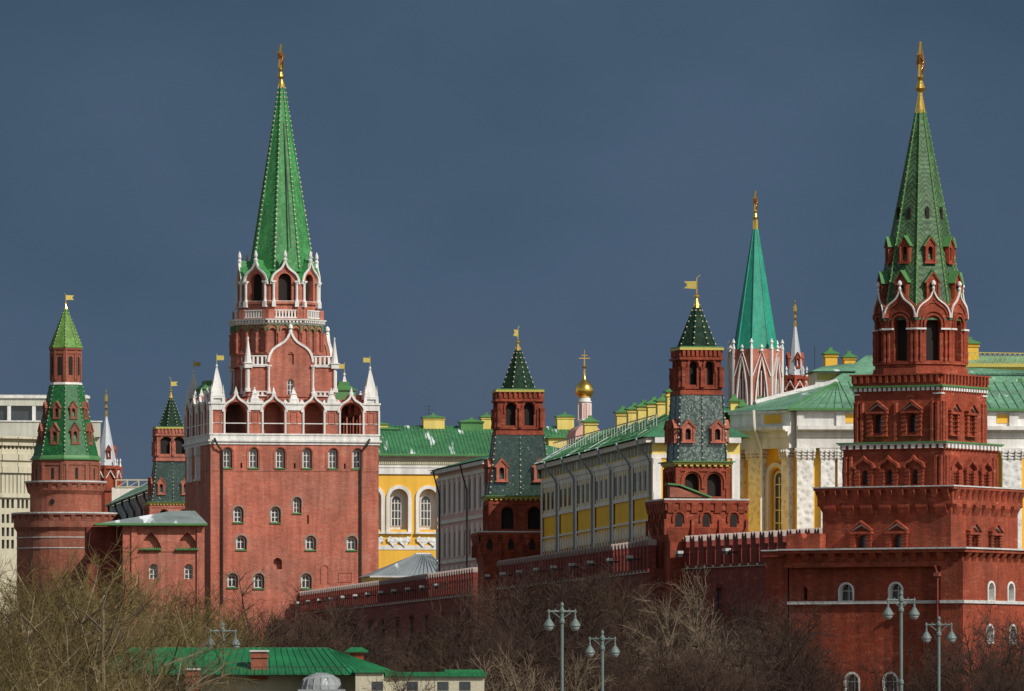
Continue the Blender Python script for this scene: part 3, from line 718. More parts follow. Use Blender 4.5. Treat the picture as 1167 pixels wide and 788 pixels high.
    m.rfr(rbf + .2, rbf + .2, rbf + .12, rbf + .12, z1_, z1_ + hb*0.10); m.box(-rbf - .12, rbf + .12, -rbf - .12, rbf + .12, z1_ + hb*0.13, z1_ + hb*0.17)
    for k in range(4):
        with m.sub(FM(k, rbf)):
            for x in (-rbf + .1, 0, rbf - .1): m.lathe([(0.28, z1_ + hb*.17), (.2, z1_ + hb*.3), (.27, z1_ + hb*.42), (.2, z1_ + hb*.55), (.3, z1_ + hb*.62)], 6, (x, -0.08))
            for x in (-rbf + .45, -.35, .35, rbf - .45): m.box(x - .1, x + .1, -.1, 0, z1_ + hb*.17, z1_ + hb*.6)
            m.box(-rbf - .2, rbf + .2, -.22, 0, z1_ + hb*.78, z1_ + hb*.84)
            for sx in (-1, 1): m.ribbon(archline(sx*rbf*.4, z1_ + hb*.5, V.get('aw', .95) + .3, hb*.31), .13, -.12, 0)
            n = 9
            for i in range(n): x = -rbf + 2*rbf*(i + .5)/n; m.box(x - .12, x + .12, -.16, 0, z1_ + hb*.86, zb1)
    tw.part('belfry', m, wall)
    m = MB(); m.rfr(rbf - .52, rbf - .52, rbf - .52, rbf - .52, z1_, zb1 - .05); tw.part('belfry_shade_core', m, DARK)
    m = MB(); m.box(-rbf - .2, rbf + .2, -rbf - .2, rbf + .2, zb1 + .002, zb1 + .22); tw.part('cornice', m, GOLDP)
    m = MB(); m.box(-rbf - .12, rbf + .12, -rbf - .12, rbf + .12, zb1 + .222, zb1 + .34); tw.part('ledge', m, G_TRIM)
    # small tent
    a = rw('top'); z0 = zb1 + .34; z2_ = z(V['apex']); m = MB()
    m.fr(8, a, 0.12, z0, z2_); tw.part('tent_roof', m, dark_small)
    k_ = 1 / math.cos(math.pi/8)
    for i in range(8):
        an = -math.pi/2 - math.pi/8 + math.pi*i/4
        tw.part('rib', rib_mesh((a*k_*math.cos(an), a*k_*math.sin(an), z0), (.12*math.cos(an), .12*math.sin(an), z2_), 0.07, 0.11, 0.5), [G_BLACK, IVORY])
    vane(tw, z2_ - .5, z(V['vane']), 1.15, 0.7, V['vrot'], 0.36, side=V.get('vside', -1))
    return tw
t1 = plain_tower('wall_tower', 'brick tower with silvery tiled tent, just left of the white columned palace', 0, 0, 672, 12, 8,
    dict(base=568, flare=(582, 602), tier=529, tent=449, dormer=(480, 503), dx=1.35, belfry=398, apex=342, vane=314, vrot=-10, aw=.75), G_SILV, G_BLACK,
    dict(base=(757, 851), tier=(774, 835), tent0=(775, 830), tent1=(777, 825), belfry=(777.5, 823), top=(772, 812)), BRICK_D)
t2 = plain_tower('wall_tower', 'brick tower with dark tent partly in shadow, beside the grey pink palace', 0, 0, 778, 5, 8,
    dict(base=605, flare=(612, 628), tier=568, tent=495, dormer=(524, 548), dx=1.95, belfry=446, apex=392, vane=372, vrot=60, aw=1.05), G_DARK, G_BLACK,
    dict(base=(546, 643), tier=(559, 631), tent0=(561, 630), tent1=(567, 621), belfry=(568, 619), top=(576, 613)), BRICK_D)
t3 = plain_tower('wall_tower', 'small brick tower half hidden behind the broad white trimmed tower', 0, 0, 1190, 9, 8,
    dict(base=600, flare=(612, 625), tier=574, tent=525, dormer=(545, 563), dx=1.9, belfry=488, apex=449, vane=430, vrot=15, aw=2.2, vside=1), G_DARK, G_BLACK,
    dict(base=(162, 240), tier=(172, 226), tent0=(175, 222), tent1=(181, 216), belfry=(181, 217), top=(184, 211)), BRICK)
# green gabled lean-to roof on the silvery tower's base
m = MB(); zr = t1.z(567, 4)
with m.sub(T(-1.4, -3.35, 0)): m.ext([(-1.9, zr), (1.7, zr), (-1.9, zr + 1.15)], -0.2, .9)
o = t1.part('porch', m, BRICK_R)
m = MB()
with m.sub(T(-1.4, -3.35, 0)): m.ribbon([(-2.1, zr + 1.2), (-1.0, zr + 1.1), (1.9, zr + 0.02)], .14, -.4, .9)
part('porch_roof', m, G_TRIM, o)

# ------------------------------------------------------------------ broad tower with white trim (left of centre)
tr = TW('gate_tower', 'broad red brick tower with white stone arcades and very tall bright green spire with star', 'tower', 320, 984, 12, 8)
rf = 11.15; ry = 9.9
def tx(u, r=None): return tr.fx(0, ry if r is None else r, u)
def tz(v, r=None): return tr.z(v, ry if r is None else r)
px = F / (984 - ry)
x_l, x_r = tx(240), tx(431.5)
hxm = (x_r - x_l) / 2; cxm = (x_l + x_r) / 2
zb = tz(506)
wins = []
for u in (259, 289, 319.5, 350, 379.5, 407): wins.append((u, 513, 534, 8.5))
for u, v0, v1, wp in ((271.5, 580, 596, 9), (314, 580, 596, 9), (275, 613, 627, 9.5), (354, 613, 627, 9.5), (401, 613, 627, 9.5), (265, 656, 670, 9.5), (295, 656, 671, 9.5), (349, 656, 671, 9.5)):
    wins.append((u, v0, v1, wp))
wins.append((338.6, 569, 585, 7))
holes = []; specs = []
for u, v0, v1, wp in wins:
    x = tx(u) - cxm; z0 = tz(v1); h = tz(v0) - z0; ww = wp / px; holes.append(arch(x, z0, ww + .35, h + .25)); specs.append((x, z0, ww, h))
holes.append(arch(tx(316.5) - cxm, tz(649), 10 / px, tz(636) - tz(649)))
for u, v0, v1 in ((351, 587, 597), (275, 528, 534), (336, 528, 534), (393, 528, 534)): holes.append(rect(tx(u) - cxm, tz(v1), .22, tz(v0) - tz(v1)))
m = MB()
with m.sub(T(cxm, 0, 0)):
    block(m, hxm, ry, -6, zb, {0: holes, 3: [rect(x, z, .3, 1.4) for x, z in ((-3, tz(560)), (-6.5, tz(600)))]}, 0.75)
    m.box(-hxm + .8, hxm - .8, -ry + .78, ry - .8, -6, zb - .1)
    m.box(-hxm - .06, hxm + .06, -ry - .06, ry + .06, tz(537.2), tz(536.2))
    with m.sub(FM(0, ry)):
        for (x, z0, ww, h) in specs[:6]: m.ribbon(archline(x, z0, ww + .75, h + .42), .14, -.08, 0)
        m.ribbon(archline(tx(370) - cxm, tz(665), 1.0, 2.4), .12, -.1, 0)
        m.ribbon(rect(tx(393.5) - cxm, tz(663), 1.7, 1.2), .12, -.08, 0, True)
tr.part('tower_body', m, BRICK)
for (x, z0, ww, h) in specs[6:]:
    m = MB(); m.M = T(cxm, 0, 0) @ FM(0, ry); m.ribbon(archline(x, z0 + h*.45, ww + .6, h*.55 + .40), .22, -.03, .3); tr.part('window_hood', m, HOOD)
for i, (x, z0, ww, h) in enumerate(specs):
    window(tr.e, T(cxm, 0, 0) @ FM(0, ry) @ T(x, .58, z0 + .12), ww * .92, h * .98, bars=1)
    s = MB()
    with s.sub(T(cxm, 0, 0) @ FM(0, ry)): s.box(x - ww/2 - .25, x + ww/2 + .25, -.18, .3, z0 - .12, z0 - .01); s.extx([(.3, z0 + .1), (-.1, z0), (.3, z0)], x - ww/2, x + ww/2)
    tr.part('sill', s, G_TRIM)
for u, xo in ((253, -.05), (410.8, .05)):
    m = MB(); x = tx(u); m.path([(x, -ry - .25, tz(690)), (x, -ry - .25, tz(515)), (x + xo*14, -ry - .6, tz(508)), (x + xo*22, -ry - .6, tz(500))], .13, 6); tr.part('drainpipe', m, IRON)
# white cornice and parapet around the body
zc0, zc1 = tz(507), tz(494.5)
m = MB()
with m.sub(T(cxm, 0, 0)):
    m.box(-hxm - .15, hxm + .15, -ry - .15, ry + .15, zc0, zc0 + .35); m.box(-hxm - .35, hxm + .35, -ry - .35, ry + .35, zc0 + .352, zc0 + .6)
    m.box(-hxm - .1, hxm + .1, -ry - .1, ry + .1, zc0 + .602, zc1 - .2); m.box(-hxm - .2, hxm + .2, -ry - .2, ry + .2, zc1 - .198, zc1)
with m.sub(T(cxm, 0, 0) @ FM(3, hxm)):
    for x in (-.5*ry, .15*ry): m.box(x - .55, x + .55, -.55, 0, tz(545), zc0); m.box(x - .75, x + .75, -.75, 0, tz(547), tz(545)); m.box(x - .7, x + .7, -.65, 0, zc0 - 1.2, zc0 - .01)
tr.part('cornice', m, WHITE)
# gallery : piers, ogee arches
piers = [(241, 255.5), (282.5, 299), (325, 345.5), (369.5, 387), (414, 431.5)]
zg = tz(459)                                        # spring of ogees
mp_, mw, mr_ = MB(), MB(), MB()
for k in range(4):
    hwk = hxm if k % 2 == 0 else ry; rk = ry if k % 2 == 0 else hxm; scl = hwk / hxm
    with mp_.sub(T(cxm, 0, 0) @ FM(k, rk)):
        for a, b in piers:
            xa, xb = (tx(a) - cxm) * scl, (tx(b) - cxm) * scl
            mp_.box(xa + .12, xb - .12, 0, 1.2, zc1, zg - .2); mp_.ribbon(rect((xa + xb)/2, zc1 + 1.3, .8, 1.5), .12, -.08, 0, True)
        for a, b in zip(piers, piers[1:]):
            xa, xb = (tx(a[1]) - cxm) * scl, (tx(b[0]) - cxm) * scl; w0 = xb - xa
            zsp = tz(470); og = ogee((xa + xb)/2, zsp, w0 + .1, tz(450) - zsp)
            mp_.panel(gable_face(xa, xb, zc1, zsp, og), [arch((xa + xb)/2, zc1 + .03, w0 - .35, tz(458.5) - zc1)], .9)
            mp_.ribbon(og, .35, .05, 2.4)
    with mw.sub(T(cxm, 0, 0) @ FM(k, rk)):
        for i, (a, b) in enumerate(piers):
            xa, xb = (tx(a) - cxm) * scl, (tx(b) - cxm) * scl
            mw.box(xa - .05, xb + .05, -.15, 1.25, zg - 1.0, zg - .25); mw.box(xa - .15, xb + .15, -.28, 1.3, zg - .248, zg)
            for x in (xa, xb): mw.tube((x, -.08, zc1), (x, -.08, zg - 1.0), .14, None, 6)
            if 0 < i < 4:
                obelisk(mw, (xa + xb)/2, .5, zg, tz(441.5), 1.2)
                for x in (xa + .1, xb - .1): obelisk(mw, x, .5, zg, tz(455), .55)
        mw.box(-hwk, hwk, -.06, .02, zc1 + 1.25, zc1 + 1.37)
        for a, b in zip(piers, piers[1:]):
            xa, xb = (tx(a[1]) - cxm) * scl, (tx(b[0]) - cxm) * scl
            og = ogee((xa + xb)/2, tz(470), xb - xa + .35, tz(448.5) - tz(470))
            mw.ribbon(og, .26, -.22, .05); obelisk(mw, (xa + xb)/2, .1, tz(450), tz(441), .5)
    # back wall of the gallery
tr.part('gallery', mp_, BRICK); tr.part('gallery_trim', mw, WHITE)
m = MB()
with m.sub(T(cxm, 0, 0)): m.box(-5.9, 5.6, -ry + 2.9, ry - 2.9, zc1 - .1, zg - .1); m.box(-hxm + 1.3, hxm - 1.3, -ry + 1.3, ry - 1.3, zg - .05, zg + .5)
tr.part('inner_wall', m, BRICK)
# corner spirelets and low green roofs behind
for sx, sy, vt in ((-1, -1, 415), (1, -1, 416), (1, 1, 424), (-1, 1, 423)):
    m = MB(); zt = tr.z(vt, ry*-sy); x, y = cxm + sx*(hxm - .95), sy*(ry - .95)
    pinnacle(m, x, y, zg, zt, 1.5); 
    with m.sub(T(x, y, 0)): m.fr(4, .95, .12, zg + .5, zt - .6)
    for dx, dy in ((-.75, -.75), (.75, -.75), (.75, .75), (-.75, .75)): obelisk(m, x + dx, y + dy, zg, zg + 2.2, .4)
    o = tr.part('corner_spirelet', m, WHITE)
    g_ = MB(); g_.tube((x, y, zt - .2), (x, y, zt + 1.3), .04, None, 5); g_.box(x, x + sx*-.9 if sx > 0 else x + .95, y - .02, y + .02, zt + .45, zt + 1.05)
    part('weather_vane', g_, GOLDP, o)
for x0 in (-1, 1):
    m = MB(); xx = cxm + x0*(hxm - 2.2)
    with m.sub(T(xx, 4.2, 0)):
        m.rfr(1.5, 3, 1.3, 2.8, zg - .5, zg + 2.1); m.rfr(1.5, 3, 1.5, 3, zg + 2.102, zg + 2.3); m.rfr(1.3, 2.8, .7, 1.6, zg + 2.302, zg + 2.9); m.rfr(.7, 1.6, .7, 1.6, zg + 2.902, zg + 3.3)
    tr.part('turret_roof', m, G_TRIM)
# middle block
rm = 5.75; cm = 0.35
def mx(u): return tr.fx(0, rm, u) - cm
def mz(v): return tr.z(v, rm)
m = MB(); zm0, zm1 = zg - 1.0, mz(417)
w_up = [(331, 401.5, 415.8, 7.5), (331, 432, 451, 8.5)]
hl = [arch(mx(u), mz(v1), wp/px, mz(v0) - mz(v1)) for u, v0, v1, wp in w_up]
with m.sub(T(cm, 0, 0)):
    block(m, rm, rm, zm0, zm1, {k: [q_ for q_ in hl[1:]] for k in range(4)}, .5)
    m.box(-rm + .55, rm - .55, -rm + .55, rm - .55, zm0, zm1)
    for k in range(4):
        with m.sub(FM(k, rm)):
            # big central gable: panel with window
            zq_ = mz(413); gw = (356.5 - 306)/px/.98; oc = ogee(mx(331), zq_, gw - .15, mz(379) - zq_)
            gf = gable_face(mx(331) - gw/2, mx(331) + gw/2, mz(452.5), zq_, oc)
            with m.sub(T(0, -.15, 0)): m.panel(gf, hl, .5)
            m.ext(oc, .42, 3.0); m.ribbon(oc, .3, -.1, .5)
            for x in (mx(306), mx(356)): m.box(x - .25, x + .25, -.25, 0, zm0, zm1)
            m.box(-rm, rm, -.1, 0, mz(452), mz(450))
tr.part('upper_block', m, BRICK)
for u, v0, v1, wp in w_up: window(tr.e, T(cm, 0, 0) @ FM(0, rm) @ T(mx(u), .18, mz(v1)), wp/px*.9, (mz(v0) - mz(v1))*.97)
mw = MB()
with mw.sub(T(cm, 0, 0)):
    for k in range(4):
        with mw.sub(FM(k, rm)):
            oc = ogee(mx(331), mz(413), (356.5 - 306)/px/.98, mz(377.5) - mz(413))
            mw.ribbon(oc, .3, -.32, .1)
            for x in (mx(306), mx(356.5)):
                mw.lathe([(.26, mz(447)), (.15, mz(440)), (.15, mz(422)), (.28, mz(418))], 8, (x, -.2)); mw.box(x - .3, x + .3, -.45, 0, mz(449), mz(447)); mw.box(x - .34, x + .34, -.5, 0, mz(418), mz(416.5))
            mw.lathe([(.05, mz(381)), (.3, mz(378)), (.14, mz(376)), (.34, mz(374)), (.26, mz(371)), (.02, mz(369))], 8, (mx(331), -.05))
            for s_ in (-1, 1):
                x = s_*(rm - .05)
                mw.box(x - .28, x + .28, -.35, .2, mz(447), mz(443)); mw.tube((x, -.1, mz(443)), (x, -.1, mz(421)), .19, None, 6)
            mw.box(-rm - .1, mx(306) - .3, -.2, 0, mz(418.5), mz(417)); mw.box(mx(356.5) + .3, rm + .1, -.2, 0, mz(418.5), mz(417))
    for sx in (-1, 1):
        for sy in (-1, 1): pinnacle(mw, sx*(rm - .05), sy*(rm - .05), mz(420), mz(384), 1.0)
tr.part('block_trim', mw, WHITE)
for k in (0, 1, 2, 3):
    for a, b in ((-rm + .5, mx(307) - .1), (mx(356) + .2, rm - .5)):
        balustrade(tr, T(cm, 0, 0) @ FM(k, rm - .1), a, b, mz(416.6), mz(405.5), .5)
        balustrade(tr, T(cm, 0, 0) @ FM(k, rm + .1), a, b, mz(452), mz(446), .5)
# octagonal drum with blind arcade
ro = 5.65; zo0, zo1 = zm1 - .1, tr.z(370, ro); m = MB(); co = -.55
with m.sub(T(co, 0, 0)):
    hwo = ro * math.tan(math.pi/8)
    hs = [arch(x, tr.z(401, ro), .95, tr.z(374, ro) - tr.z(401, ro), 6) for x in (-hwo*.66, 0, hwo*.66)]
    ngon(m, 8, ro, zo0, zo1, {'all': hs}, .3); m.fr(8, ro - .32, ro - .32, zo0, zo1)
    for k in range(8):
        with m.sub(FM(k, ro, 8)):
            for x in (-hwo, -hwo*.33, hwo*.33, hwo): m.lathe([(.2, tr.z(402, ro)), (.13, tr.z(398, ro)), (.2, tr.z(388, ro)), (.13, tr.z(384, ro)), (.22, tr.z(379, ro))], 6, (x, -.05))
            m.box(-hwo, hwo, -.15, 0, tr.z(403.5, ro), tr.z(402, ro))
tr.part('drum', m, BRICK)
m = MB()
with m.sub(T(co, 0, 0)):
    for k in range(8):
        with m.sub(FM(k, ro, 8)):
            for x in (-hwo*.66, 0, hwo*.66): m.ribbon(archline(x, tr.z(377, ro), 1.15, .85), .12, -.14, 0)
tr.part('arcade_trim', m, G_TRIM)
zk0 = tr.z(370, ro); zk1 = tr.z(363.5, ro); m = MB()
with m.sub(T(co, 0, 0)):
    m.fr(8, ro + .1, ro + .3, zk0, zk0 + .25); m.fr(8, ro + .45, ro + .5, zk1 - .2, zk1)
    for k in range(8):
        with m.sub(FM(k, ro + .1, 8)):
            for i in range(10): x = -hwo + 2*hwo*(i + .5)/10; m.box(x - .13, x + .13, -.28, 0, zk0 + .25, zk1 - .2)
tr.part('dentil_band', m, WHITE)
m = MB()
with m.sub(T(co, 0, 0)): m.fr(8, ro, ro, zk0 + .25, zk1 + .1)
tr.part('dentil_backing', m, BRICK)
# belfry
rb = 4.95; cb_ = -.35; zb0 = tr.z(352.5, ro); zb1 = tr.z(318, rb); m = MB(); hb = rb * math.tan(math.pi/8)
za0 = tr.z(343, rb); za1 = tr.z(311.5, rb)
with m.sub(T(cb_, 0, 0)):
    hs = [arch(0, za0, 1.75, za1 - za0)]
    zsb = tr.z(324, rb); ogb = ogee(0, zsb, hb*1.95, tr.z(298, rb) - zsb)
    for k in range(8):
        with m.sub(FM(k, rb, 8)): m.panel(gable_face(-hb, hb, zk1 - .1, zsb, ogb), hs, .7)
    for k in range(8):
        with m.sub(FM(k, ro - .1, 8)):
            hr = (ro - .1) * math.tan(math.pi/8); m.box(-hr, -hr + .85, -.1, .7, zk1 + .02, zb0); m.box(hr - .85, hr, -.1, .7, zk1 + .02, zb0)
        with m.sub(FM(k, rb, 8)):
            m.box(-hb, hb, -.25, 0, tr.z(346.5, rb), za0 - .05)
            a_ = ogee(0, zb1 - .3, hb*1.9, tr.z(298, rb) - zb1 + .3); m.ext(a_[:], .001, .5) if False else None
tr.part('belfry', m, BRICK)
m = MB()
with m.sub(T(cb_, 0, 0)): m.fr(8, rb - .72, rb - .72, zk1, zb1 + .75)
tr.part('belfry_shade_core', m, DARK)
m = MB()
with m.sub(T(cb_, 0, 0)):
    for k in range(8):
        with m.sub(FM(k, rb, 8)):
            og = ogee(0, zsb, hb*1.8, tr.z(297, rb) - zsb); m.ribbon(og, .26, -.34, 0)
            zt = tr.z(298, rb); m.lathe([(.18, zt - .2), (.3, zt + .25), (.14, zt + .45), (.26, zt + .75), (.2, zt + 1.1), (.03, zt + 1.5)], 8, (0, -.15))
            for x in (-hb*.74, hb*.74):
                m.lathe([(.27, za0 - .1), (.17, za0 + .3), (.17, zb1 - .8), (.28, zb1 - .45)], 8, (x, -.22)); m.box(x - .3, x + .3, -.52, 0, zb1 - .45, zb1 - .25)
                m.box(x - .26, x + .26, -.48, 0, tr.z(350, rb), za0 - .1)
            m.box(-hb, hb, -.12, 0, za0 - .06, za0 + .02)
        with m.sub(FM(k, ro - .1, 8)): m.box(-hr, hr, -.18, .1, zb0 - .22, zb0 - .02) if False else None
tr.part('belfry_trim', m, WHITE)
for k in range(8): balustrade(tr, T(cb_, 0, 0) @ FM(k, ro - .15, 8), -hr + .86, hr - .86, zk1 + .12, zb0 - .05, .36)
m = MB()
with m.sub(T(cb_, 0, 0)):
    for k in range(8):
        with m.sub(FM(k, rb, 8)): m.ribbon(ogee(0, zsb, hb*2, tr.z(296, rb) - zsb)[1:-1], .1, -.2, 1.9)
tr.part('gable_roof', m, G_TROI)
# spire
sx_ = .1; rs = 4.15; zs0 = tr.z(322, 3); zs1 = tr.z(98); m = MB()
with m.sub(T(sx_, 0, 0)):
    m.fr(8, rs + .05, rs - .25, tr.z(311.5), tr.z(308)); m.fr(8, rs - .25, .32, tr.z(308) + .002, zs1)
tr.part('spire', m, G_TROI)
k_ = 1/math.cos(math.pi/8)
for i in range(8):
    an = -math.pi/2 - math.pi/8 + math.pi*i/4; ra = rs - .22
    tr.part('rib', rib_mesh((sx_ + ra*k_*math.cos(an), ra*k_*math.sin(an), tr.z(308)), (sx_ + .34*k_*math.cos(an), .34*k_*math.sin(an), zs1), .10, .17, .62), [G_TROI, IVORY])
m = MB(); m.path([(sx_ + .5, -rs + .1, tr.z(285)), (sx_ + .1, -1.0, tr.z(140))], .09, 4); tr.part('lightning_conductor', m, IRON)
m = MB(); m.lathe([(.5, zs1 - .2), (.45, zs1 + .2), (.25, tr.z(92)), (.2, tr.z(90))], 10, (sx_, 0)); tr.part('neck', m, GOLD)
star(tr, tr.z(66), 1.75, 66, tr.z(90))

# ------------------------------------------------------------------ round corner tower, far left
ct = TW('round_tower', 'round brick tower on the far left with deep green octagonal tent and lime green cap', 'tower', 75, 1260, 23.5, 8)
Z = ct.z; S = F/1260
m = MB()
def crown(m, r, zt, zb_, n, pitch):
    m.fr(n, r - .5, r - .5, -6, zb_ + .3); m.fr(n, r - .5, r, zb_ - .4, zb_ + .3); m.fr(n, r, r, zb_ + .302, zt - .25); 
    nn = int(2*math.pi*r/pitch)
    for i in range(nn):
        a = 2*math.pi*i/nn
        with m.sub(Matrix.Rotation(a, 4, 'Z') @ T(0, -r, 0)): m.extx([(.05, zt - .5), (-.28, zt - .5), (.05, zt - 1.7)], -.35, .35)
    m.fr(n, r + .3, r + .3, zt - .5, zt - .25)
crown(m, 61/S - .3, Z(585), Z(604), 32, 1.8)
crown(m, 46/S - .3, Z(549), Z(562), 32, 1.6)
m.fr(8, 35.5/S, 35.5/S, Z(550), Z(524.5))
for k in range(8):
    with m.sub(FM(k, 35.5/S, 8)):
        for x in (-1.7, 1.7): m.box(x - .2, x + .2, -.2, 0, Z(549), Z(528))
        m.box(-2.1, 2.1, -.15, 0, Z(531), Z(529.5))
m.fr(8, 16/S, 16/S, Z(437), Z(397))
for k in range(8):
    with m.sub(FM(k, 16/S, 8)):
        for x in (-.8, .8): m.box(x - .15, x + .15, -.15, 0, Z(434), Z(399))
        m.box(-.9, .9, -.14, 0, Z(404), Z(401))
m.fr(8, 17.5/S, 18/S, Z(399.5), Z(397.5))
ct.part('tower_body', m, BRICK_R)
for k in range(8):
    m = MB()
    with m.sub(FM(k, 16/S, 8)): m.ext(arch(0, Z(428), .7, 3.1), -.05, .02)
    ct.part('opening_shade', m, DARK)
    m = MB()
    with m.sub(FM(k, 35.5/S, 8)): m.ext(arch(0, Z(547), .5, 1.9), -.03, .02)
    ct.part('loophole_shade', m, DARK)
for a in (-42,):
    m = MB()
    with m.sub(Matrix.Rotation(R(a), 4, 'Z') @ T(0, -46/S + .75, 0)): m.lathe([(.4, 0), (.4, .2)], 10) if False else m.ext([(.4*math.cos(t*.7), Z(573) + .5*math.sin(t*.7)) for t in range(9)], -.1, .1)
    ct.part('loophole_shade', m, DARK)
m = MB(); m.fr(32, 61/S + .1, 61/S + .1, Z(585) - .25, Z(585)); m.fr(32, 46/S + .1, 46/S + .1, Z(549) - .25, Z(549))
m.fr(32, 61/S - .7, 61/S - .7, Z(614) , Z(613)); m.fr(32, 61/S - .7, 61/S - .7, Z(626), Z(625)); ct.part('coping', m, SNOWY)
m = MB(); m.fr(8, 37.5/S, 37.5/S, Z(525), Z(523)); m.fr(8, 36.6/S, 35.2/S, Z(523), Z(520)); ct.part('ledge', m, G_TRIM)
a, b = 34/S, 17/S; z0, z1_ = Z(521), Z(439)
m = MB(); m.fr(8, a, b, z0, z1_); ct.part('tent_roof', m, G_ARS)
ribs(ct, 8, a, b, z0, z1_, bead=.17, pitch=.7, mats=[G_ARS, IVORY])
m = MB(); m.fr(8, 17.5/S, 17/S, Z(439), Z(436.5)); ct.part('ledge', m, WHITE)
for k in range(8):
    for v0, v1, ww in ((485, 507, 1.5), (460, 478, 1.3)):
        zz_ = Z(v1); hd = Z(v0) - zz_; rr = a + (b - a)*(zz_ + hd*.6 - z0)/(z1_ - z0) + .4
        dormer(ct, FM(k, rr, 8) @ T(0, 0, zz_), ww, hd, 1.3, BRICK_R, BRICK_R)
m = MB(); m.fr(8, 17.5/S, 1.0/S, Z(397), Z(351)); ct.part('tent_roof', m, G_LIME)
ribs(ct, 8, 17.5/S, 1.0/S, Z(397), Z(351), bead=.13, pitch=.6, mats=[G_LIME, IVORY])
vane(ct, Z(352), Z(336), 1.6, .8, 10, .35, side=1)

# ------------------------------------------------------------------ far spires
def simple_star_spire(name, label, u, D, vbase, vtop, r0, colr, drum, phi=12, n=8): pass
ts = TW('gothic_tower', 'distant red brick drum with white pointed tracery under tall teal green spire', 'tower', 861, 1150, 12, 8)
Z = ts.z; S = F/1150; rr = 28.5/S; m = MB(); hw = rr*math.tan(math.pi/8)
zA, zB, zC = Z(470), Z(399), Z(427)
ngon(m, 8, rr, -5, zB, {'all': [pointed(0, zA, hw*1.1, (zC - zA)*1.25)]}, .5); m.fr(8, rr - .55, rr - .55, -5, zB)
ts.part('drum', m, BRICK)
m = MB()
for k in range(8):
    with m.sub(FM(k, rr, 8)):
        m.ribbon(pointed(0, zA, hw*1.25, (Z(408) - zA)), .19, -.25, 0)
        for x in (-hw*.32, 0, hw*.32): m.box(x - .06, x + .06, 0.05, .3, zA, Z(424))
        m.ribbon([(-hw*.9, Z(430)), (0, Z(401)), (hw*.9, Z(430))], .14, -.2, 0)
        m.lathe([(.1, Z(403)), (.35, Z(401)), (.1, Z(399)), (.3, Z(397)), (.03, Z(393.5))], 6, (0, -.1))
        m.box(-hw - .15, -hw + .15, -.2, .1, zA, zB)
        m.lathe([(.3, zB), (.12, zB + .8), (.3, zB + 1.0), (.03, zB + 1.6)], 6, (-hw, 0))
ts.part('tracery', m, WHITE)
m = MB(); m.fr(8, 23.2/S, .34, Z(399), Z(261)); ts.part('spire', m, TEAL)
k_ = 1/math.cos(math.pi/8)
for i in range(8):
    an = -math.pi/2 - math.pi/8 + math.pi*i/4
    m = MB(); m.tube((23.2/S*k_*math.cos(an), 23.2/S*k_*math.sin(an), Z(399)), (.36*math.cos(an), .36*math.sin(an), Z(261)), .12, .08, 4); ts.part('rib', m, TEAL)
m = MB(); m.lathe([(.42, Z(262)), (.42, Z(252)), (.22, Z(249))], 8); ts.part('neck', m, GOLD)
star(ts, Z(231), 1.75, 66, Z(250))

def needle(label, u, D, vb, vs, vt, vg, ru, rs_, wallm=BRICK_D):
    t = TW('needle_spire_tower', label, 'tower', u, D, 20, 8); Z = t.z; S = F/D
    m = MB(); m.fr(8, ru/S, ru/S*.95, -5, Z(vs))
    for k in range(8):
        with m.sub(FM(k, ru/S, 8)):
            h_ = ru/S*.41; m.box(-h_, h_, -.25, 0, Z(vs) - .7, Z(vs) - .2); m.box(-h_ - .2, -h_ + .2, -.3, .1, Z(vs) - 5, Z(vs))
            m.box(-h_, h_, -.3, 0, Z(vb), Z(vb) + .6)
    t.part('tower_body', m, wallm)
    m = MB()
    for k in range(8):
        with m.sub(FM(k, ru/S, 8)): m.lathe([(.25, Z(vs) - .2), (.08, Z(vs) + .7), (.2, Z(vs) + .9), (.02, Z(vs) + 1.5)], 6, (ru/S*.4, 0)); m.ribbon([(-.9, Z(vs) - 2.5), (0, Z(vs) - 1), (.9, Z(vs) - 2.5)], .18, -.33, 0)
    t.part('pinnacles', m, WHITE)
    m = MB(); m.fr(8, rs_/S, .2, Z(vs), Z(vt)); t.part('spire', m, SILVER)
    for k in range(0, 8, 2):
        zz_ = Z(vs) + (Z(vt) - Z(vs))*.15; dormer(t, FM(k, rs_/S*.85 + .15, 8) @ T(0, 0, zz_), .85, 2.3, .8, wallm, wallm)
    m = MB(); zt, zz_ = Z(vt), Z(vg); h = zz_ - zt
    m.lathe([(.25, zt - .3), (.28, zt + h*.1), (.14, zt + h*.2), (.32, zt + h*.3), (.16, zt + h*.42), (.3, zt + h*.55), (.3, zt + h*.75), (.1, zt + h*.85), (.16, zt + h*.92), (.02, zz_)], 8)
    t.part('finial', m, GOLD)
needle('thin silver needle spire with gold tip far behind, beside the teal spire', 906, 1250, 441, 428, 371, 342, 12.5, 9.5)
needle('thin silver needle spire with gold tip behind the round tower on the far left', 121, 1500, 560, 531, 474, 444, 15, 11.5)

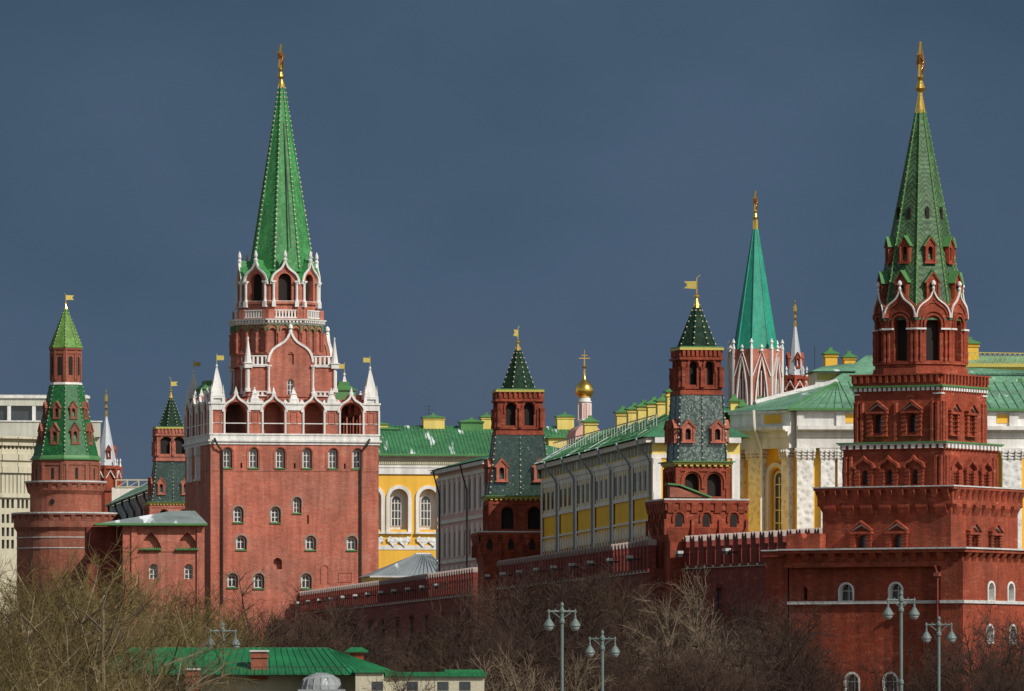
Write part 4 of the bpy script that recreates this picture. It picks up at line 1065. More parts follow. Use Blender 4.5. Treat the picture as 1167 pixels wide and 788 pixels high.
# gold onion dome
ch = TW('domed_church', 'golden onion dome with tall cross on slim white drum above the green roofs', 'church', 666, 960, 10, 12)
Z = ch.z; S = F/960; m = MB(); m.lathe([(7/S, Z(500)), (7/S, Z(454.5)), (5.5/S, Z(453))], 20); 
for i in range(8):
    a = math.pi*i/4 + .3; m.lathe([(.14, Z(482)), (.14, Z(460))], 6, (7.4/S*math.cos(a), 7.4/S*math.sin(a)))
m.lathe([(8.5/S, Z(458.5)), (8.5/S, Z(457.5))], 16); m.lathe([(8.8/S, Z(481)), (9.2/S, Z(479))], 16)
ch.part('drum', m, WHITE)
m = MB(); 
for i in range(8):
    with m.sub(Matrix.Rotation(math.pi/4*i, 4, 'Z') @ T(0, -7/S, 0)): m.ext(arch(0, Z(477), .5, 1.9), -.05, .15)
ch.part('drum_window', m, PINK)
m = MB(); zc = Z(445); Rr = 10.6/S
prof = [(5.0/S, Z(454)), (8.2/S, Z(452)), (10.2/S, Z(448)), (10.6/S, Z(444.5)), (9.6/S, Z(440.5)), (7/S, Z(437)), (4/S, Z(434.5)), (2.2/S, Z(432)), (1.3/S, Z(428)), (.9/S, Z(424)), (.02, Z(423))]
m.lathe(prof, 24); ch.part('dome', m, GOLD, smooth=True)
m = MB(); m.tube((0, 0, Z(428)), (0, 0, Z(399)), .14, .05, 8); m.box(-.7, .7, -.05, .05, Z(409), Z(408)); m.box(-.4, .4, -.05, .05, Z(405.5), Z(404.8)); m.lathe([(.05, Z(421)), (.35, Z(419)), (.05, Z(417))], 8); ch.part('cross', m, GOLD)
m = MB(); m.box(-1.9, 1.5, -4, 2, -2, Z(497)); m.ext([(-.2 + 1.7*math.cos(math.pi*i/12), Z(497) + 1.3*math.sin(math.pi*i/12)) for i in range(13)], -4, 2); ch.part('church_body', m, PINK)

# ------------------------------------------------------------------ chimneys on roofs are parts of their building
def chimney(parent, M, w_, d, h, wallm=YELLOW_L, capm=G_TRIM):
    m = MB()
    with m.sub(M): m.box(-w_/2, w_/2, -d/2, d/2, -2.5, h); m.box(-w_/2 - .12, w_/2 + .12, -d/2 - .12, d/2 + .12, h*.78, h*.86)
    o = part('chimney', m, wallm, parent)
    c = MB()
    with c.sub(M): c.rfr(w_/2 + .22, d/2 + .22, w_/2 + .22, d/2 + .22, h + .002, h + .12); c.rfr(w_/2 + .15, d/2 + .15, .2, .2, h + .122, h + .45); c.box(-.2, .2, -.2, .2, h + .45, h + .7)
    part('chimney_cap', c, capm, o)

# ------------------------------------------------------------------ arsenal: yellow building with green snowy roof behind centre
ar = TW('yellow_arsenal', 'yellow building with tall white framed arched windows and snow streaked green roof', 'building', 540, 1062, 8, 12)
Z = lambda v: ar.z(v, 0) ; S = F/1062
L0, L1 = ar.fx(0, 0, 405), ar.fx(0, 0, 668)
m = MB(); aws = [(454.5, 562, 604), (488, 562, 604), (424, 562, 604), (521, 562, 604), (554, 562, 604)]
hs = [arch(ar.fx(0, 0, u), Z(v1), 21/S, Z(558) - Z(v1)) for u, v0, v1 in aws]
m.panel([(L0, -3), (L1, -3), (L1, Z(541)), (L0, Z(541))], hs, 1.1); m.box(L0, L1, 1.12, 14, -3, Z(541)); ar.part('wall', m, YELLOW)
m = MB(); m.box(L0, L1, -.25, 14, Z(541) + .002, Z(531)); m.box(L0, L1, -.7, 14.2, Z(521.5), Z(518.5)); m.box(L0, L1, -.08, 0, Z(627), Z(622)); m.box(L0, L1, -.35, 14, Z(533.5), Z(531.3)) 
ar.part('frieze', m, WHITE)
m = MB(); m.box(L0, L1, -.12, 14, Z(531) + .002, Z(521.5) - .002); dentils_n = 60
for i in range(dentils_n*2): x = L0 + (L1 - L0)*(i + .5)/(dentils_n*2); m.box(x - .1, x + .1, -.3, -.12, Z(530), Z(525))
ar.part('cornice', m, CREAM)
for u, v0, v1 in aws:
    x = ar.fx(0, 0, u)
    f = MB(); f.ribbon(archline(x, Z(607), 25/S, Z(555.5) - Z(607)), .5, -.22, .05); f.box(x - 15/S, x + 15/S, -.5, 0, Z(609), Z(606.6)); f.box(x - 10.5/S, x + 10.5/S, .8, 1.1, Z(606), Z(604))
    o = ar.part('window_surround', f, WHITE)
    f = MB(); f.ext(arch(x, Z(604), 21/S, Z(558) - Z(604)), 1.0, 1.06); part('reveal', f, WHITE, o)
    window(ar.e, T(x - .25, .92, Z(600)), 11.5/S, Z(565) - Z(600), bars=2)
    f = MB(); f.box(x - 13/S, x + 13/S, -.3, 0, Z(618), Z(613)); f.ribbon([(x - 12/S, Z(613)), (x - 6/S, Z(621)), (x, Z(615)), (x + 6/S, Z(621)), (x + 12/S, Z(613))], .7, -.25, 0); part('carved_apron', f, CARVED, o)
# roof
zr0, zr1 = Z(519), Z(484) + .1
m = MB(); m.add([(L0, -1.1, zr0), (L1 + 1, -1.1, zr0), (L1 + 1, 8, zr1), (L0, 8, zr1), (L0, 17, zr0), (L1 + 1, 17, zr0)], [(0, 1, 2, 3), (3, 2, 5, 4), (1, 5, 2), (0, 3, 4)])
o = ar.part('roof', m, G_ROOFS)
m = MB(); nseam = 64
for i in range(nseam): x = L0 + (L1 - L0)*i/nseam; m.tube((x, -1.1, zr0 + .03), (x, 8, zr1 + .03), .05, None, 4)
part('roof_seams', m, G_ROOF, o)
m = MB(); zg_ = zr0 + (zr1 - zr0)*.1
m.box(L0, L1, -1.15, -1.0, zr0 - .15, zr0 + .12); part('gutter', m, G_TRIM, o)
for u, v, ww in ((502, 477, 3.0), (437, 485, 3.0), (653, 475, 2.4), (563, 476, 1.6)): chimney(ar.e, T(ar.fx(0, 0, u), 8, zr1), ww, 2, Z(v) - zr1 + .3)
for u, v in ((545, 480), (448, 489)): chimney(ar.e, T(ar.fx(0, 0, u), 7.5, zr1 - .3), 3.2, 2, Z(v) - zr1 + .4, G_TRIM)
m = MB(); x = ar.fx(0, 0, 497); m.tube((x, 8, zr1), (x, 8, Z(459)), .05, None, 4)
for q in range(4): m.tube((x - .7, 8, Z(461) - q*.5), (x + .7, 8, Z(461) - q*.5), .035, None, 4)
ar.part('antenna', m, IRON)
# dormer-like yellow lantern on roof slope right
m = MB(); x = ar.fx(0, 0, 636); m.box(x - 1.3, x + 1.3, 0.2, 3.5, zr0, Z(499)); ar.part('roof_lantern', m, YELLOW_L)
m = MB(); m.rfr; 
with m.sub(T(x, 1.8, 0)): m.rfr(1.7, 2, .3, .5, Z(499) + .002, Z(495))
ar.part('lantern_roof', m, G_TRIM)

# grey low building in front of the arsenal
lb = TW('low_grey_roofed_house', 'low house with grey hipped roof peeping over the wall', 'house', 462, 925, 10, 12)
S = F/925; m = MB(); hx_ = 43/S; m.box(-hx_, hx_, -4, 5, -2, lb.z(658)); lb.part('wall', m, YELLOW_L)
m = MB(); z0 = lb.z(657, 4); zt = lb.z(632); m.add([(-hx_ - .4, -4.5, z0), (hx_ + .4, -4.5, z0), (hx_ + .4, 5.5, z0), (-hx_ - .4, 5.5, z0), (1.2, 0, zt), (3.2, .5, zt)], [(0, 1, 5, 4), (1, 2, 5), (2, 3, 4, 5), (3, 0, 4), (0, 3, 2, 1)])
o = lb.part('roof', m, SLATE)
m = MB()
for i in range(16):
    x = -hx_ + i*(2*hx_)/15; m.tube((x, -4.5, z0 + .05), (1.2 + 2*(i/15), 0, zt + .03), .05, None, 4)
m.k = 1; m.tube((1.2, 0, zt + .05), (3.2, .5, zt + .05), .16, None, 5); m.tube((3.2, .5, zt + .05), (hx_ + .3, -4.5, z0 + .1), .1, None, 5)
part('roof_seams', m, [SLATE, SNOWY], o)
m = MB(); m.box(-hx_ - .5, hx_ + .5, -4.65, -4.45, z0 - .15, z0 + .05); part('gutter', m, SNOWY, o)

# ------------------------------------------------------------------ helper: long facade along a plan line, local x left->right, -y outward
def facade_thing(name, label, cat, uL, DL, uR, DR, gz):
    a = Vector(((uL - UC)/F*DL, DL)); b = Vector(((uR - UC)/F*DR, DR)); d = b - a
    e = thing(name, label, cat, (a.x, a.y, gz), math.atan2(d.y, d.x)); return e, d.length
# pinkish palace
pk, Lp = facade_thing('pink_palace', 'narrow grey pink palace with columned storeys in shade behind the middle dark tower', 'building', 499, 872, 557, 832, 11)
zP = lambda z: z - 11
m = MB(); rows = [(zP(24.5), 4.0, 1.35), (zP(29.6), 4.8, 1.35), (zP(20.6), 3.2, 1.35)]; n = 10; hs = []
for zq, hq, wq in rows:
    for i in range(n): hs.append(arch(Lp*(i + .5)/n, zq, wq*1.6, hq*.72))
m.panel([(0, -2), (Lp, -2), (Lp, zP(34.2)), (0, zP(34.2))], hs, .15); m.box(0, Lp, .17, 12, -2, zP(34.2) - .01); pk_w = part('wall', m, PINKG, pk)
m = MB()
for i in range(n + 1):
    x = Lp*i/n
    for za, zb_ in ((zP(29.3), zP(33.4)), (zP(24.4), zP(28)), (zP(20.4), zP(23.4))): m.box(x - .8, x + .8, -.12, 0, za, zb_)
for za in (28.4, 23.8, 33.4, 20.0): m.box(-.2, Lp + .2, -.18, 0, zP(za), zP(za) + .4)
part('pilasters', m, GREYW, pk)
for zq, hq, wq in rows:
    pm = MB(); pm.ext(arch(0, 0, wq*1.55, hq*.71), .04, .06); pm = pm.mesh('window', GLASS)
    for i in range(n): link('window', pm, pk, T(Lp*(i + .5)/n, .0, zq))
m = MB(); m.box(-.6, Lp + .6, -.8, 12, zP(34.2), zP(34.6)); part('cornice', m, WHITE, pk)
m = MB(); m.add([(-.9, -1, zP(34.7)), (Lp + 1, -1, zP(34.7)), (Lp + 1, 13, zP(34.7)), (-.9, 13, zP(34.7)), (2, 6, zP(36.6)), (Lp - 2, 6, zP(36.6))], [(0, 1, 5, 4), (1, 2, 5), (2, 3, 4, 5), (3, 0, 4)]); part('roof', m, G_ROOF, pk)
for x in (3, Lp*.62): 
    m = MB(); m.path([(x, -1.0, zP(34.6)), (x, -.6, zP(33)), (x + .5, -.3, zP(31.8)), (x + .5, -.3, 0)], .09, 6); part('drainpipe', m, IRON, pk)
# long yellow/white building parallel to the wall
lg, Ll = facade_thing('long_yellow_palace', 'long yellow and white building with columned upper storey and chimney row above the wall', 'building', 619, 776, 745, 694, 12)
q = lambda z: z - 12
m = MB(); m.box(0, Ll, 0, 8, -2, q(27.0)); part('wall', m, YELLOW_SHADE, lg)
m = MB(); m.box(0, Ll, -.05, 8, q(27.0) + .002, q(32.2)); nb = 6
part('upper_storey', m, YELLOW_L, lg)
m = MB(); m.box(-.1, Ll, -.14, -.052, q(26.9), q(27.25)); m.box(-.1, Ll, -.14, -.002, q(24.7), q(24.9)); m.box(-.1, Ll, -.12, -.052, q(29.9), q(30.4))
for i in range(nb*8 + 1):
    x = Ll*i/(nb*8); m.box(x - .36, x + .36, -.13, -.052, q(27.252), q(29.9))
for i in range(nb + 1): x = Ll*i/nb; m.box(x - .7, x + .7, -.18, -.141, q(14), q(30.4))
for i in range(nb*7):
    x = Ll*(i + .5)/(nb*7); m.box(x - .45, x + .45, -.10, 0, q(18), q(23.6)); m.ext(pointed(x, q(23.6), 1.1, .95), -.10, 0)
part('pilasters', m, GREYW, lg)
wa, wb_ = MB(), MB(); wa.box(-.3, .3, -.12, -.101, q(20.5), q(23.4)); wb_.box(-.5, .5, -.15, -.131, q(27.6), q(29.4))
wa = wa.mesh('window', GLASS); wb_ = wb_.mesh('window', GLASS)
for i in range(nb*7): link('window', wa, lg, T(Ll*(i + .5)/(nb*7), 0, 0))
for i in range(nb*4): link('window', wb_, lg, T(Ll*(i + .5)/(nb*4), 0, 0))
m = MB(); m.box(-.2, Ll + .2, -.22, 8, q(30.402), q(30.8)); m.box(-.2, Ll + .2, -.75, 8, q(31.85), q(32.3)); part('cornice', m, GREYW, lg)
m = MB(); m.box(-.2, Ll + .1, -.15, 8, q(30.802), q(31.848)); part('frieze', m, YELLOW_L, lg)
m = MB(); m.box(0, Ll, -.2, -.152, q(31.7), q(31.84))
for i in range(34): x = Ll*(i + .5)/34; m.box(x - .75, x + .75, -.19, -.152, q(30.95), q(31.69))
part('cornice_brackets', m, SLATE, lg)
m = MB(); m.add([(-.5, -1.1, q(32.35)), (Ll + .5, -1.1, q(32.35)), (Ll + .5, 9, q(32.35)), (-.5, 9, q(32.35)), (3, 3.8, q(35.2)), (Ll - 4, 3.8, q(35.2))], [(0, 1, 5, 4), (1, 2, 5), (2, 3, 4, 5), (3, 0, 4)]); ro_ = part('roof', m, G_ROOF, lg)
m = MB(); 
for i in range(60): x = Ll*i/60; m.tube((x, -1.1, q(32.4)), (max(3, min(Ll - 4, x)), 3.8, q(35.25)), .05, None, 4)
part('roof_seams', m, G_ROOFS, ro_)
m = MB(); m.box(2, Ll - 4, .8, .85, q(34.5), q(34.6))
for i in range(40): x = 2 + (Ll - 6)*i/39; m.box(x - .04, x + .04, .8, .85, q(33.4), q(34.5))
part('roof_railing', m, SNOWY, ro_)
for i, fx_ in enumerate((.40, .50, .585, .67, .75, .83, .93, 0.1)): chimney(lg, T(Ll*fx_, 3.8, q(35.2)), 1.3, 1.3, 1.25 + (0.6 if i in (5, 6) else 0))
for i in range(nb):
    x = Ll*(i + 1)/nb - .3
    m = MB(); m.path([(x - 2.2, -1.3, q(32.3)), (x - 1.6, -1.2, q(31.6)), (x - .5, -.45, q(30.5)), (x, -.32, q(30.0)), (x, -.32, q(18))], .11, 6); part('drainpipe', m, SLATE, lg)
# its end face, lit by the sun
m = MB(); m.M = T(Ll, 0, 0) @ Matrix.Rotation(R(90), 4, 'Z')
m.box(.05, 7.95, -.1, 0, -2, q(30.4)); part('end_wall', m, YELLOW, lg)
m = MB(); m.M = T(Ll, 0, 0) @ Matrix.Rotation(R(90), 4, 'Z')
for x in (.3, 6.3, 7.6): m.box(x - .35, x + .35, -.35, -.1, -2, q(30.4))
for x in (4.4,): m.ribbon(archline(x, q(22), 1.6, 5), .3, -.3, -.1)
m.box(0, 8, -.9, 0, q(31.8), q(32.3)); part('end_pilasters', m, WHITE, lg)

# ------------------------------------------------------------------ white columned palace (right)
pl = thing('columned_palace', 'white and yellow palace with carved columns and pale green roofs behind the stepped tower', 'palace', (PT(907, 0, 704).x, 704, 12), R(4))
S = F/704; zq = lambda v: CZ + (HV - v)/F*704 - 12
ux = lambda u: (u - 907)/S/math.cos(R(4))
XE = ux(1330)
# plan: front from 907 rightwards; chamfer towards left, back
cw = 8.1; chM = Matrix.Rotation(R(-52), 4, 'Z') @ T(-cw, 0, 0)
def cx_(u): return cw - (907 - u)/62*cw            # column on chamfer by picture column
m = MB(); eave, att, ent, cap = zq(467), zq(486), zq(511), zq(523)
hs = [arch(ux(u), zq(640), 1.9, zq(527) - zq(640)) for u in ()]
m.box(0, XE, .0, 26, -2, ent)
with m.sub(chM):
    m.panel([(0, -2), (cw, -2), (cw, ent), (0, ent)], [arch(cx_(887.5), zq(640), 13/62*cw, zq(533) - zq(640))], .5); m.box(0, cw, .55, 9, -2, ent - .01)
m.box(ux(843) , 2, 8, 26, -2, ent); part('wall', m, YELLOW, pl)
m = MB()
def both(fn):
    with m.sub(Matrix()): fn(0, XE)
    with m.sub(chM): fn(0, cw)
both(lambda a, b: m.box(a, b, -.9, 3, ent + .002, ent + 1.0)); both(lambda a, b: m.box(a, b, -1.05, 3, ent + 1.002, att - .5)); both(lambda a, b: m.box(a, b, -1.7, 3, att - .35, att))
both(lambda a, b: m.box(a, b, -1.4, 3, att - .498, att - .352)); 
m.box(ux(843) - .5, 2, 7.5, 12, ent, att)
part('entablature', m, WHITE, pl)
m = MB(); both(lambda a, b: m.box(a, b, -.7, 3, att + .002, eave - .3)); both(lambda a, b: m.box(a, b, -1.0, 3, eave - .298, eave - .05))
for u0, u1 in ((907, 915), (952, 962), (1123, 1135), (1150, 1160)): m.box(ux(u0), ux(u1), -.95, -.7, att, eave - .3)
part('attic', m, WHITE, pl)
m = MB()
for u0, u1 in ((920, 950),): pass
for u0, u1 in ((954, 972), (1136, 1149)): m.box(ux(u0), ux(u1), -.76, -.702, att + .3, eave - .45)
with m.sub(chM): m.box(cx_(880), cx_(898), -.76, -.702, att + .3, eave - .45)
part('attic_panel', m, YELLOW, pl)
def column(M, x, w_, proud=.7):
    m = MB()
    with m.sub(M @ T(x, 0, 0)): m.box(-w_/2, w_/2, -proud, .05, -2, cap)
    o = part('column', m, CARVED, pl); m = MB()
    with m.sub(M @ T(x, 0, 0)):
        m.box(-w_*.62, w_*.62, -proud - .25, 0, ent - .25, ent)
        for j, (dz, ws) in enumerate(((0, .56), (.28, .62), (.56, .70))):
            m.box(-w_*ws*.9, w_*ws*.9, -proud - .08 - j*.08, 0, cap + dz, cap + dz + .2)
            for t in (-.45, -.15, .15, .45): m.lathe([(.05, cap + dz - .05), (.14, cap + dz + .12), (.05, cap + dz + .3)], 6, (w_*t*1.15, -proud - .1 - j*.08))
    part('capital', m, WHITE, o)
for u, w_ in ((916.5, 1.55), (943, 1.3), (962, 1.3), (1153, 1.8), (1200, 1.5)): column(Matrix(), ux(u), w_, 1.0 if w_ > 1.4 else .6)
for u, w_ in ((850, 11/62*cw), (870, 13/62*cw), (901, 7/62*cw)): column(chM, cx_(u), w_)
with_ = MB()
with with_.sub(chM): with_.ribbon(archline(cx_(887.5), zq(640), 17/62*cw, zq(529) - zq(640)), .4, -.25, .0)
o = part('window_surround', with_, WHITE, pl)
window(pl, chM @ T(cx_(887.5), .35, zq(625)), 10/62*cw, zq(537) - zq(625), bars=1)
m = MB()
with m.sub(chM): m.path([(cx_(878.5), -1.9, eave), (cx_(878.5), -1.8, att), (cx_(878.5), -.9, ent), (cx_(878.5), -.9, -1)], .14, 6)
part('drainpipe', m, GREYW, pl)
# roofs
m = MB(); e0 = eave
A = [(ux(843) - .8, 7.5, e0), (-.8, -1.3, e0), (XE, -1.3, e0), (XE, 26, e0), (ux(843) - .8, 26, e0)]
zrg = zq(430)
Rg = [(ux(968), 10, zrg), (XE, 10, zrg)]
m.add(A + Rg, [(0, 1, 5), (1, 2, 6, 5), (2, 3, 6), (3, 4, 5, 6), (4, 0, 5)]); rf_ = part('roof', m, G_PALE, pl)
m = MB(); m.tube(A[1], Rg[0], .14, None, 5); m.k = 1
m.tube((A[0][0] + 3, A[0][1] + .2, e0 + .9), Rg[0], .32, None, 5); part('roof_ridge', m, [G_TRIM, SNOWY], rf_)
m = MB(); m.box(-.9, XE, -1.4, -1.2, e0 - .12, e0 + .1)
for i in range(40): x = XE*i/40; m.tube((x, -1.3, e0 + .03), (max(x, Rg[0][0]), 10, zrg + .03), .045, None, 4)
part('roof_seams', m, G_TRIM, rf_)
m = MB()
for i in range(26): x = .5 + i*1.3; m.tube((x, .4, e0 + .4), (x, .4, e0 + 1.7), .03, None, 4)
m.tube((0, .4, e0 + 1.7), (34, .4, e0 + 1.7), .03, None, 4); part('roof_railing', m, SLATE, rf_)
for u0, u1, v0 in ((843.5, 852, 450), (853, 862, 456), (873, 883, 452)):
    chimney(pl, T(ux((u0 + u1)/2), 9.6, e0 + .6), (u1 - u0)/S, 1.2, zq(v0) - e0 - .9)
# hall roof behind with yellow parapet
hl_ = thing('palace_hall', 'palace hall with green roof and yellow lattice parapet behind the stepped tower', 'building', (PT(1030, 0, 745).x, 745, 12), R(4))
S7 = F/745; zh = lambda v: CZ + (HV - v)/F*745 - 12; hx = lambda u: (u - 1030)/S7
m = MB(); m.box(hx(985), hx(1330), 2, 25, -2, zh(447)); part('wall', m, YELLOW, hl_)
m = MB(); m.add([(hx(930), -3, zh(446)), (hx(1330), -3, zh(446)), (hx(1330), 12, zh(399)), (hx(1003), 12, zh(399)), (hx(930), 26, zh(446)), (hx(1330), 26, zh(446))], [(0, 1, 2, 3), (0, 3, 4), (3, 2, 5, 4)]); rh = part('roof', m, G_PALE, hl_)
m = MB(); m.box(hx(1098), hx(1330), 2.2, 2.5, zh(417), zh(413)); m.k = 0
m.ext([(hx(1098), zh(417)), (hx(1330), zh(428)), (hx(1330), zh(419)), (hx(1098), zh(412))], 2.52, 2.8); part('parapet', m, GOLDP, rh)
m = MB()
for i in range(60):
    x = hx(1098) + i*.5; zz_ = zh(414) - i*.006; m.tube((x, 2.4, zz_), (x + .5, 2.4, zz_ + 1.2), .035, None, 4); m.tube((x + .5, 2.4, zz_), (x, 2.4, zz_ + 1.2), .035, None, 4)
m.tube((hx(1098), 2.4, zh(414) + 1.2), (hx(1330), 2.4, zh(416) + 1.1), .06, None, 4); part('lattice', m, GOLDP, rh)
for u0, u1, v0, v1, y in ((1113, 1132, 382, 402, 11), (1152, 1170, 436, 456, -1.5), (954, 969, 394, 412, 12), (976, 990, 398, 412, 12)):
    chimney(hl_, T(hx((u0 + u1)/2), y, zh(v1)), (u1 - u0)/S7*.92, 1.8, zh(v0 + 4) - zh(v1), YELLOW)
m = MB(); m.add([(hx(1146) , -2.4, zh(444)), (hx(1151), -2.4, zh(444)), (hx(1151), 0, zh(444)), (hx(1146), 0, zh(444)), (hx(1148.5), -2.3, zh(436)), (hx(1148.5), 1, zh(436))], [(0, 1, 4), (0, 4, 5, 3), (1, 2, 5, 4)]) ; part('roof_vent', m, SLATE, rh) if False else None
# lantern storey with small windows, left of the tower
m = MB(); m.box(hx(935), hx(978), 5, 11, zh(452), zh(422)); o = part('lantern', m, GREYW, hl_)
m = MB(); m.box(hx(937.5), hx(961), 4.93, 4.999, zh(431), zh(424)); part('lantern_window', m, GOLDP, o)
m = MB(); m.add([(hx(929), 4, zh(421.5)), (hx(981), 4, zh(421.5)), (hx(981), 12, zh(421.5)), (hx(929), 12, zh(421.5)), (hx(947), 8, zh(414)), (hx(981), 8, zh(410))], [(0, 1, 5, 4), (1, 2, 5), (2, 3, 4, 5), (3, 0, 4), (0, 3, 2, 1)]); part('lantern_roof', m, G_PALE, o)
m = MB(); x = hx(937); m.tube((x, 7, zh(421)), (x, 7, zh(391)), .05, None, 4); part('mast', m, IRON, o)

# rounded green dome roof between the silvery tower and the palace
dm = thing('green_vaulted_hall', 'yellow hall with small rounded dark green roof beside the silvery tower', 'building', (PT(832, 0, 730).x, 730, 12), R(6))
S = F/730; zv = lambda v: CZ + (HV - v)/F*730 - 12
m = MB(); m.box(-4, 2, 0, 6, -2, zv(505)); part('wall', m, YELLOW, dm)
m = MB(); m.box(-4.3, 2.2, -.4, 6, zv(505) + .002, zv(499)); part('cornice', m, WHITE, dm)
m = MB(); m.box(-4.3, 2.2, -.3, 6, zv(499) + .002, zv(485)); m.ext([(2.0*math.cos(math.pi*i/12) - .3, zv(487) + 1.9*math.sin(math.pi*i/12)) for i in range(13)], -.5, 6); m.ribbon([(2.1*math.cos(math.pi*i/12) - .3, zv(487) + 2.0*math.sin(math.pi*i/12)) for i in range(13)], .14, -.62, 0); part('roof', m, G_ROOF, dm)
for x in (-3.4, 1): 
    m = MB(); m.ribbon(archline(x*.3, zv(590), 1.5, 5.5), .25, -.2, .0); part('window_surround', m, WHITE, dm)

# ------------------------------------------------------------------ red annex left of the broad tower
def ogive(cx, z0, w_, h):
    a = [(cx + w_/2*x, z0 + h*z) for x, z in ((1, 0), (.92, .16), (.76, .40), (.54, .64), (.28, .85), (0, 1))]
    return a + [(2*cx - x, z) for x, z in a[-2::-1]]
an = thing('brick_annex', 'low brick annex with two pointed arches, left of the broad tower', 'building', (PT(233, 0, 955).x, 955, 8), R(5))
S = F/955; za = lambda v: CZ + (HV - v)/F*955 - 8; xa_ = lambda u: (u - 233)/S
m = MB(); hs = [ogive(xa_(172), za(626), 25/S, za(607) - za(626)), ogive(xa_(213.5), za(626), 27/S, za(607) - za(626)), arch(xa_(175), za(660), 10/S, 1.9), arch(xa_(215), za(660), 10/S, 1.9)]
m.panel([(xa_(140), -3), (0, -3), (0, za(597)), (xa_(140), za(597))], hs, .7); m.box(xa_(140), 0, .72, 12, -3, za(597) - .01)
m.box(xa_(153) - .35, xa_(153) + .35, -.25, 0, -3, za(597)) ; m.box(xa_(228) - .4, 0, -.25, 0, -3, za(597)); m.box(xa_(140), 0, -.1, 0, za(629), za(628))
part('wall', m, BRICK, an)
for u in (175, 215): window(an, T(xa_(u), .55, za(660)), 9/S, 1.8)
for u, w_ in ((172, 24), (213.5, 26)):
    m = MB(); m.box(xa_(u) - w_/2/S, xa_(u) + w_/2/S, -.4, .5, za(627.5), za(626) + .05); 
    for i in range(9): m.box(xa_(u) - w_/2/S + i*w_/S/9, xa_(u) - w_/2/S + i*w_/S/9 + .15, -.5, -.4, za(627.3), za(624.5))
    part('ledge', m, G_TRIM, an)
m = MB(); z0 = za(597); m.add([(xa_(108), -1, z0 - .1), (xa_(236), -1, z0), (xa_(236), 10, z0), (xa_(108), 10, z0 - .1), (xa_(198), 4, za(581.5)), (xa_(224), 4, za(581.5))], [(0, 1, 5, 4), (1, 2, 5), (2, 3, 4, 5), (3, 0, 4), (0, 3, 2, 1)]); rr_ = part('roof', m, GREYROOF, an)
m = MB(); m.box(xa_(108), xa_(236), -1.15, -.98, z0 - .25, z0 + .02); part('gutter', m, G_TRIM, rr_)
# recessed shaded wing further left
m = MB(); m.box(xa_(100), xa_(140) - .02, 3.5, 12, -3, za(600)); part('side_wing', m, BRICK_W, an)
# glazed sloping building behind with curved pipes
sg, Lg = facade_thing('sloped_roof_arcade', 'long low building with sloping green roof and curved drainpipes behind annex', 'building', 124, 1326, 182, 1206, 8)
m = MB(); m.box(0, Lg, 0, 10, -3, 34.2); part('wall', m, SLATE, sg)
m = MB(); m.add([(0, -.6, 34.6), (Lg, -.6, 34.6), (Lg, 4, 37.2), (0, 4, 37.2)], [(0, 1, 2, 3)]); m.box(0, Lg, -.65, 0, 34.25, 34.55); part('roof', m, G_PALE, sg)
for i in range(7):
    x = Lg*(i + .5)/7; m = MB(); m.path([(x, -.7, 34.3), (x, -.6, 33.3), (x + 7, -.3, 31.6), (x + 7, -.3, 20)], .2, 5); part('drainpipe', m, IRON, sg)

# ------------------------------------------------------------------ white modern hotel far left
ho = thing('modernist_hotel', 'large pale cream building with flat roofs and rows of windows at the far left edge', 'building', (PT(40, 0, 1450).x, 1450, 8), R(6))
S = F/1450; zo = lambda v: CZ + (HV - v)/F*1450 - 8; xo = lambda u: (u - 40)/S
m = MB(); m.box(xo(-60), xo(116), 6, 30, -3, zo(479)); m.box(xo(-60), xo(116), 4.5, 30, zo(497), zo(480)); m.box(xo(-60), xo(103), 9, 28, zo(460.5), zo(448)); part('upper_block', m, CREAM_D, ho)
m = MB(); m.box(xo(-60), xo(103), 10, 28, zo(479), zo(460.5)); part('glazed_storey', m, GLASS, ho)
for u in (-14, 12.5, 41, 68, 95):
    m = MB(); m.box(xo(u) - .35, xo(u) + .35, 9.1, 10, zo(479), zo(460.5)); part('post', m, WHITE, ho)
m = MB(); m.box(xo(-60), xo(105), 8.6, 28, zo(452), zo(449)); m.box(xo(-60), xo(118), 4.3, 6, zo(480), zo(478.5)); part('fascia', m, WHITE, ho)
# front curved wing
m = MB(); Rw = 60/S; hs = []
def wing(fn, n=14, Rr=120/S, a0=-75, a1=60):
    for i in range(n):
        a = R(a0 + (a1 - a0)*(i + .5)/n); hw = Rr*R((a1 - a0)/n)/2*1.002
        with m.sub(T(xo(-45), 4 + Rr*.5, 0) @ Matrix.Rotation(a, 4, 'Z') @ T(0, -Rr, 0)): fn(hw)
def seg(hw):
    hs = [rect(x, z, .6, 1.7) for x in (-hw*.6, 0, hw*.6) for z in (zo(597), zo(580), zo(612), zo(626))]
    m.panel([(-hw, -3), (hw, -3), (hw, zo(568)), (-hw, zo(568))], hs, .5)
    m.box(-hw, hw, .8, 1.2, zo(568), zo(498)); m.box(-hw, hw, -1, 1, zo(540), zo(533)); m.box(-hw, hw, -.7, 1, zo(532.9), zo(526)); m.box(-hw, hw, -1.1, 1, zo(525.9), zo(519)); m.box(-hw, hw, -.6, 1, zo(518.8), zo(513)); m.box(-hw, hw, -1.0, 1, zo(509), zo(505.5)); m.box(-hw, hw, -.5, 1, zo(568), zo(563))
    for x in (-hw*.75, -hw*.25, hw*.25, hw*.75): m.box(x - .35, x + .35, -.5, .3, zo(563), zo(540)); m.box(x - .22, x + .22, -.4, .2, zo(519), zo(506))
    m.box(-hw, hw, -.9, .9, zo(501), zo(499))
wing(seg); part('curved_wing', m, CREAM, ho)
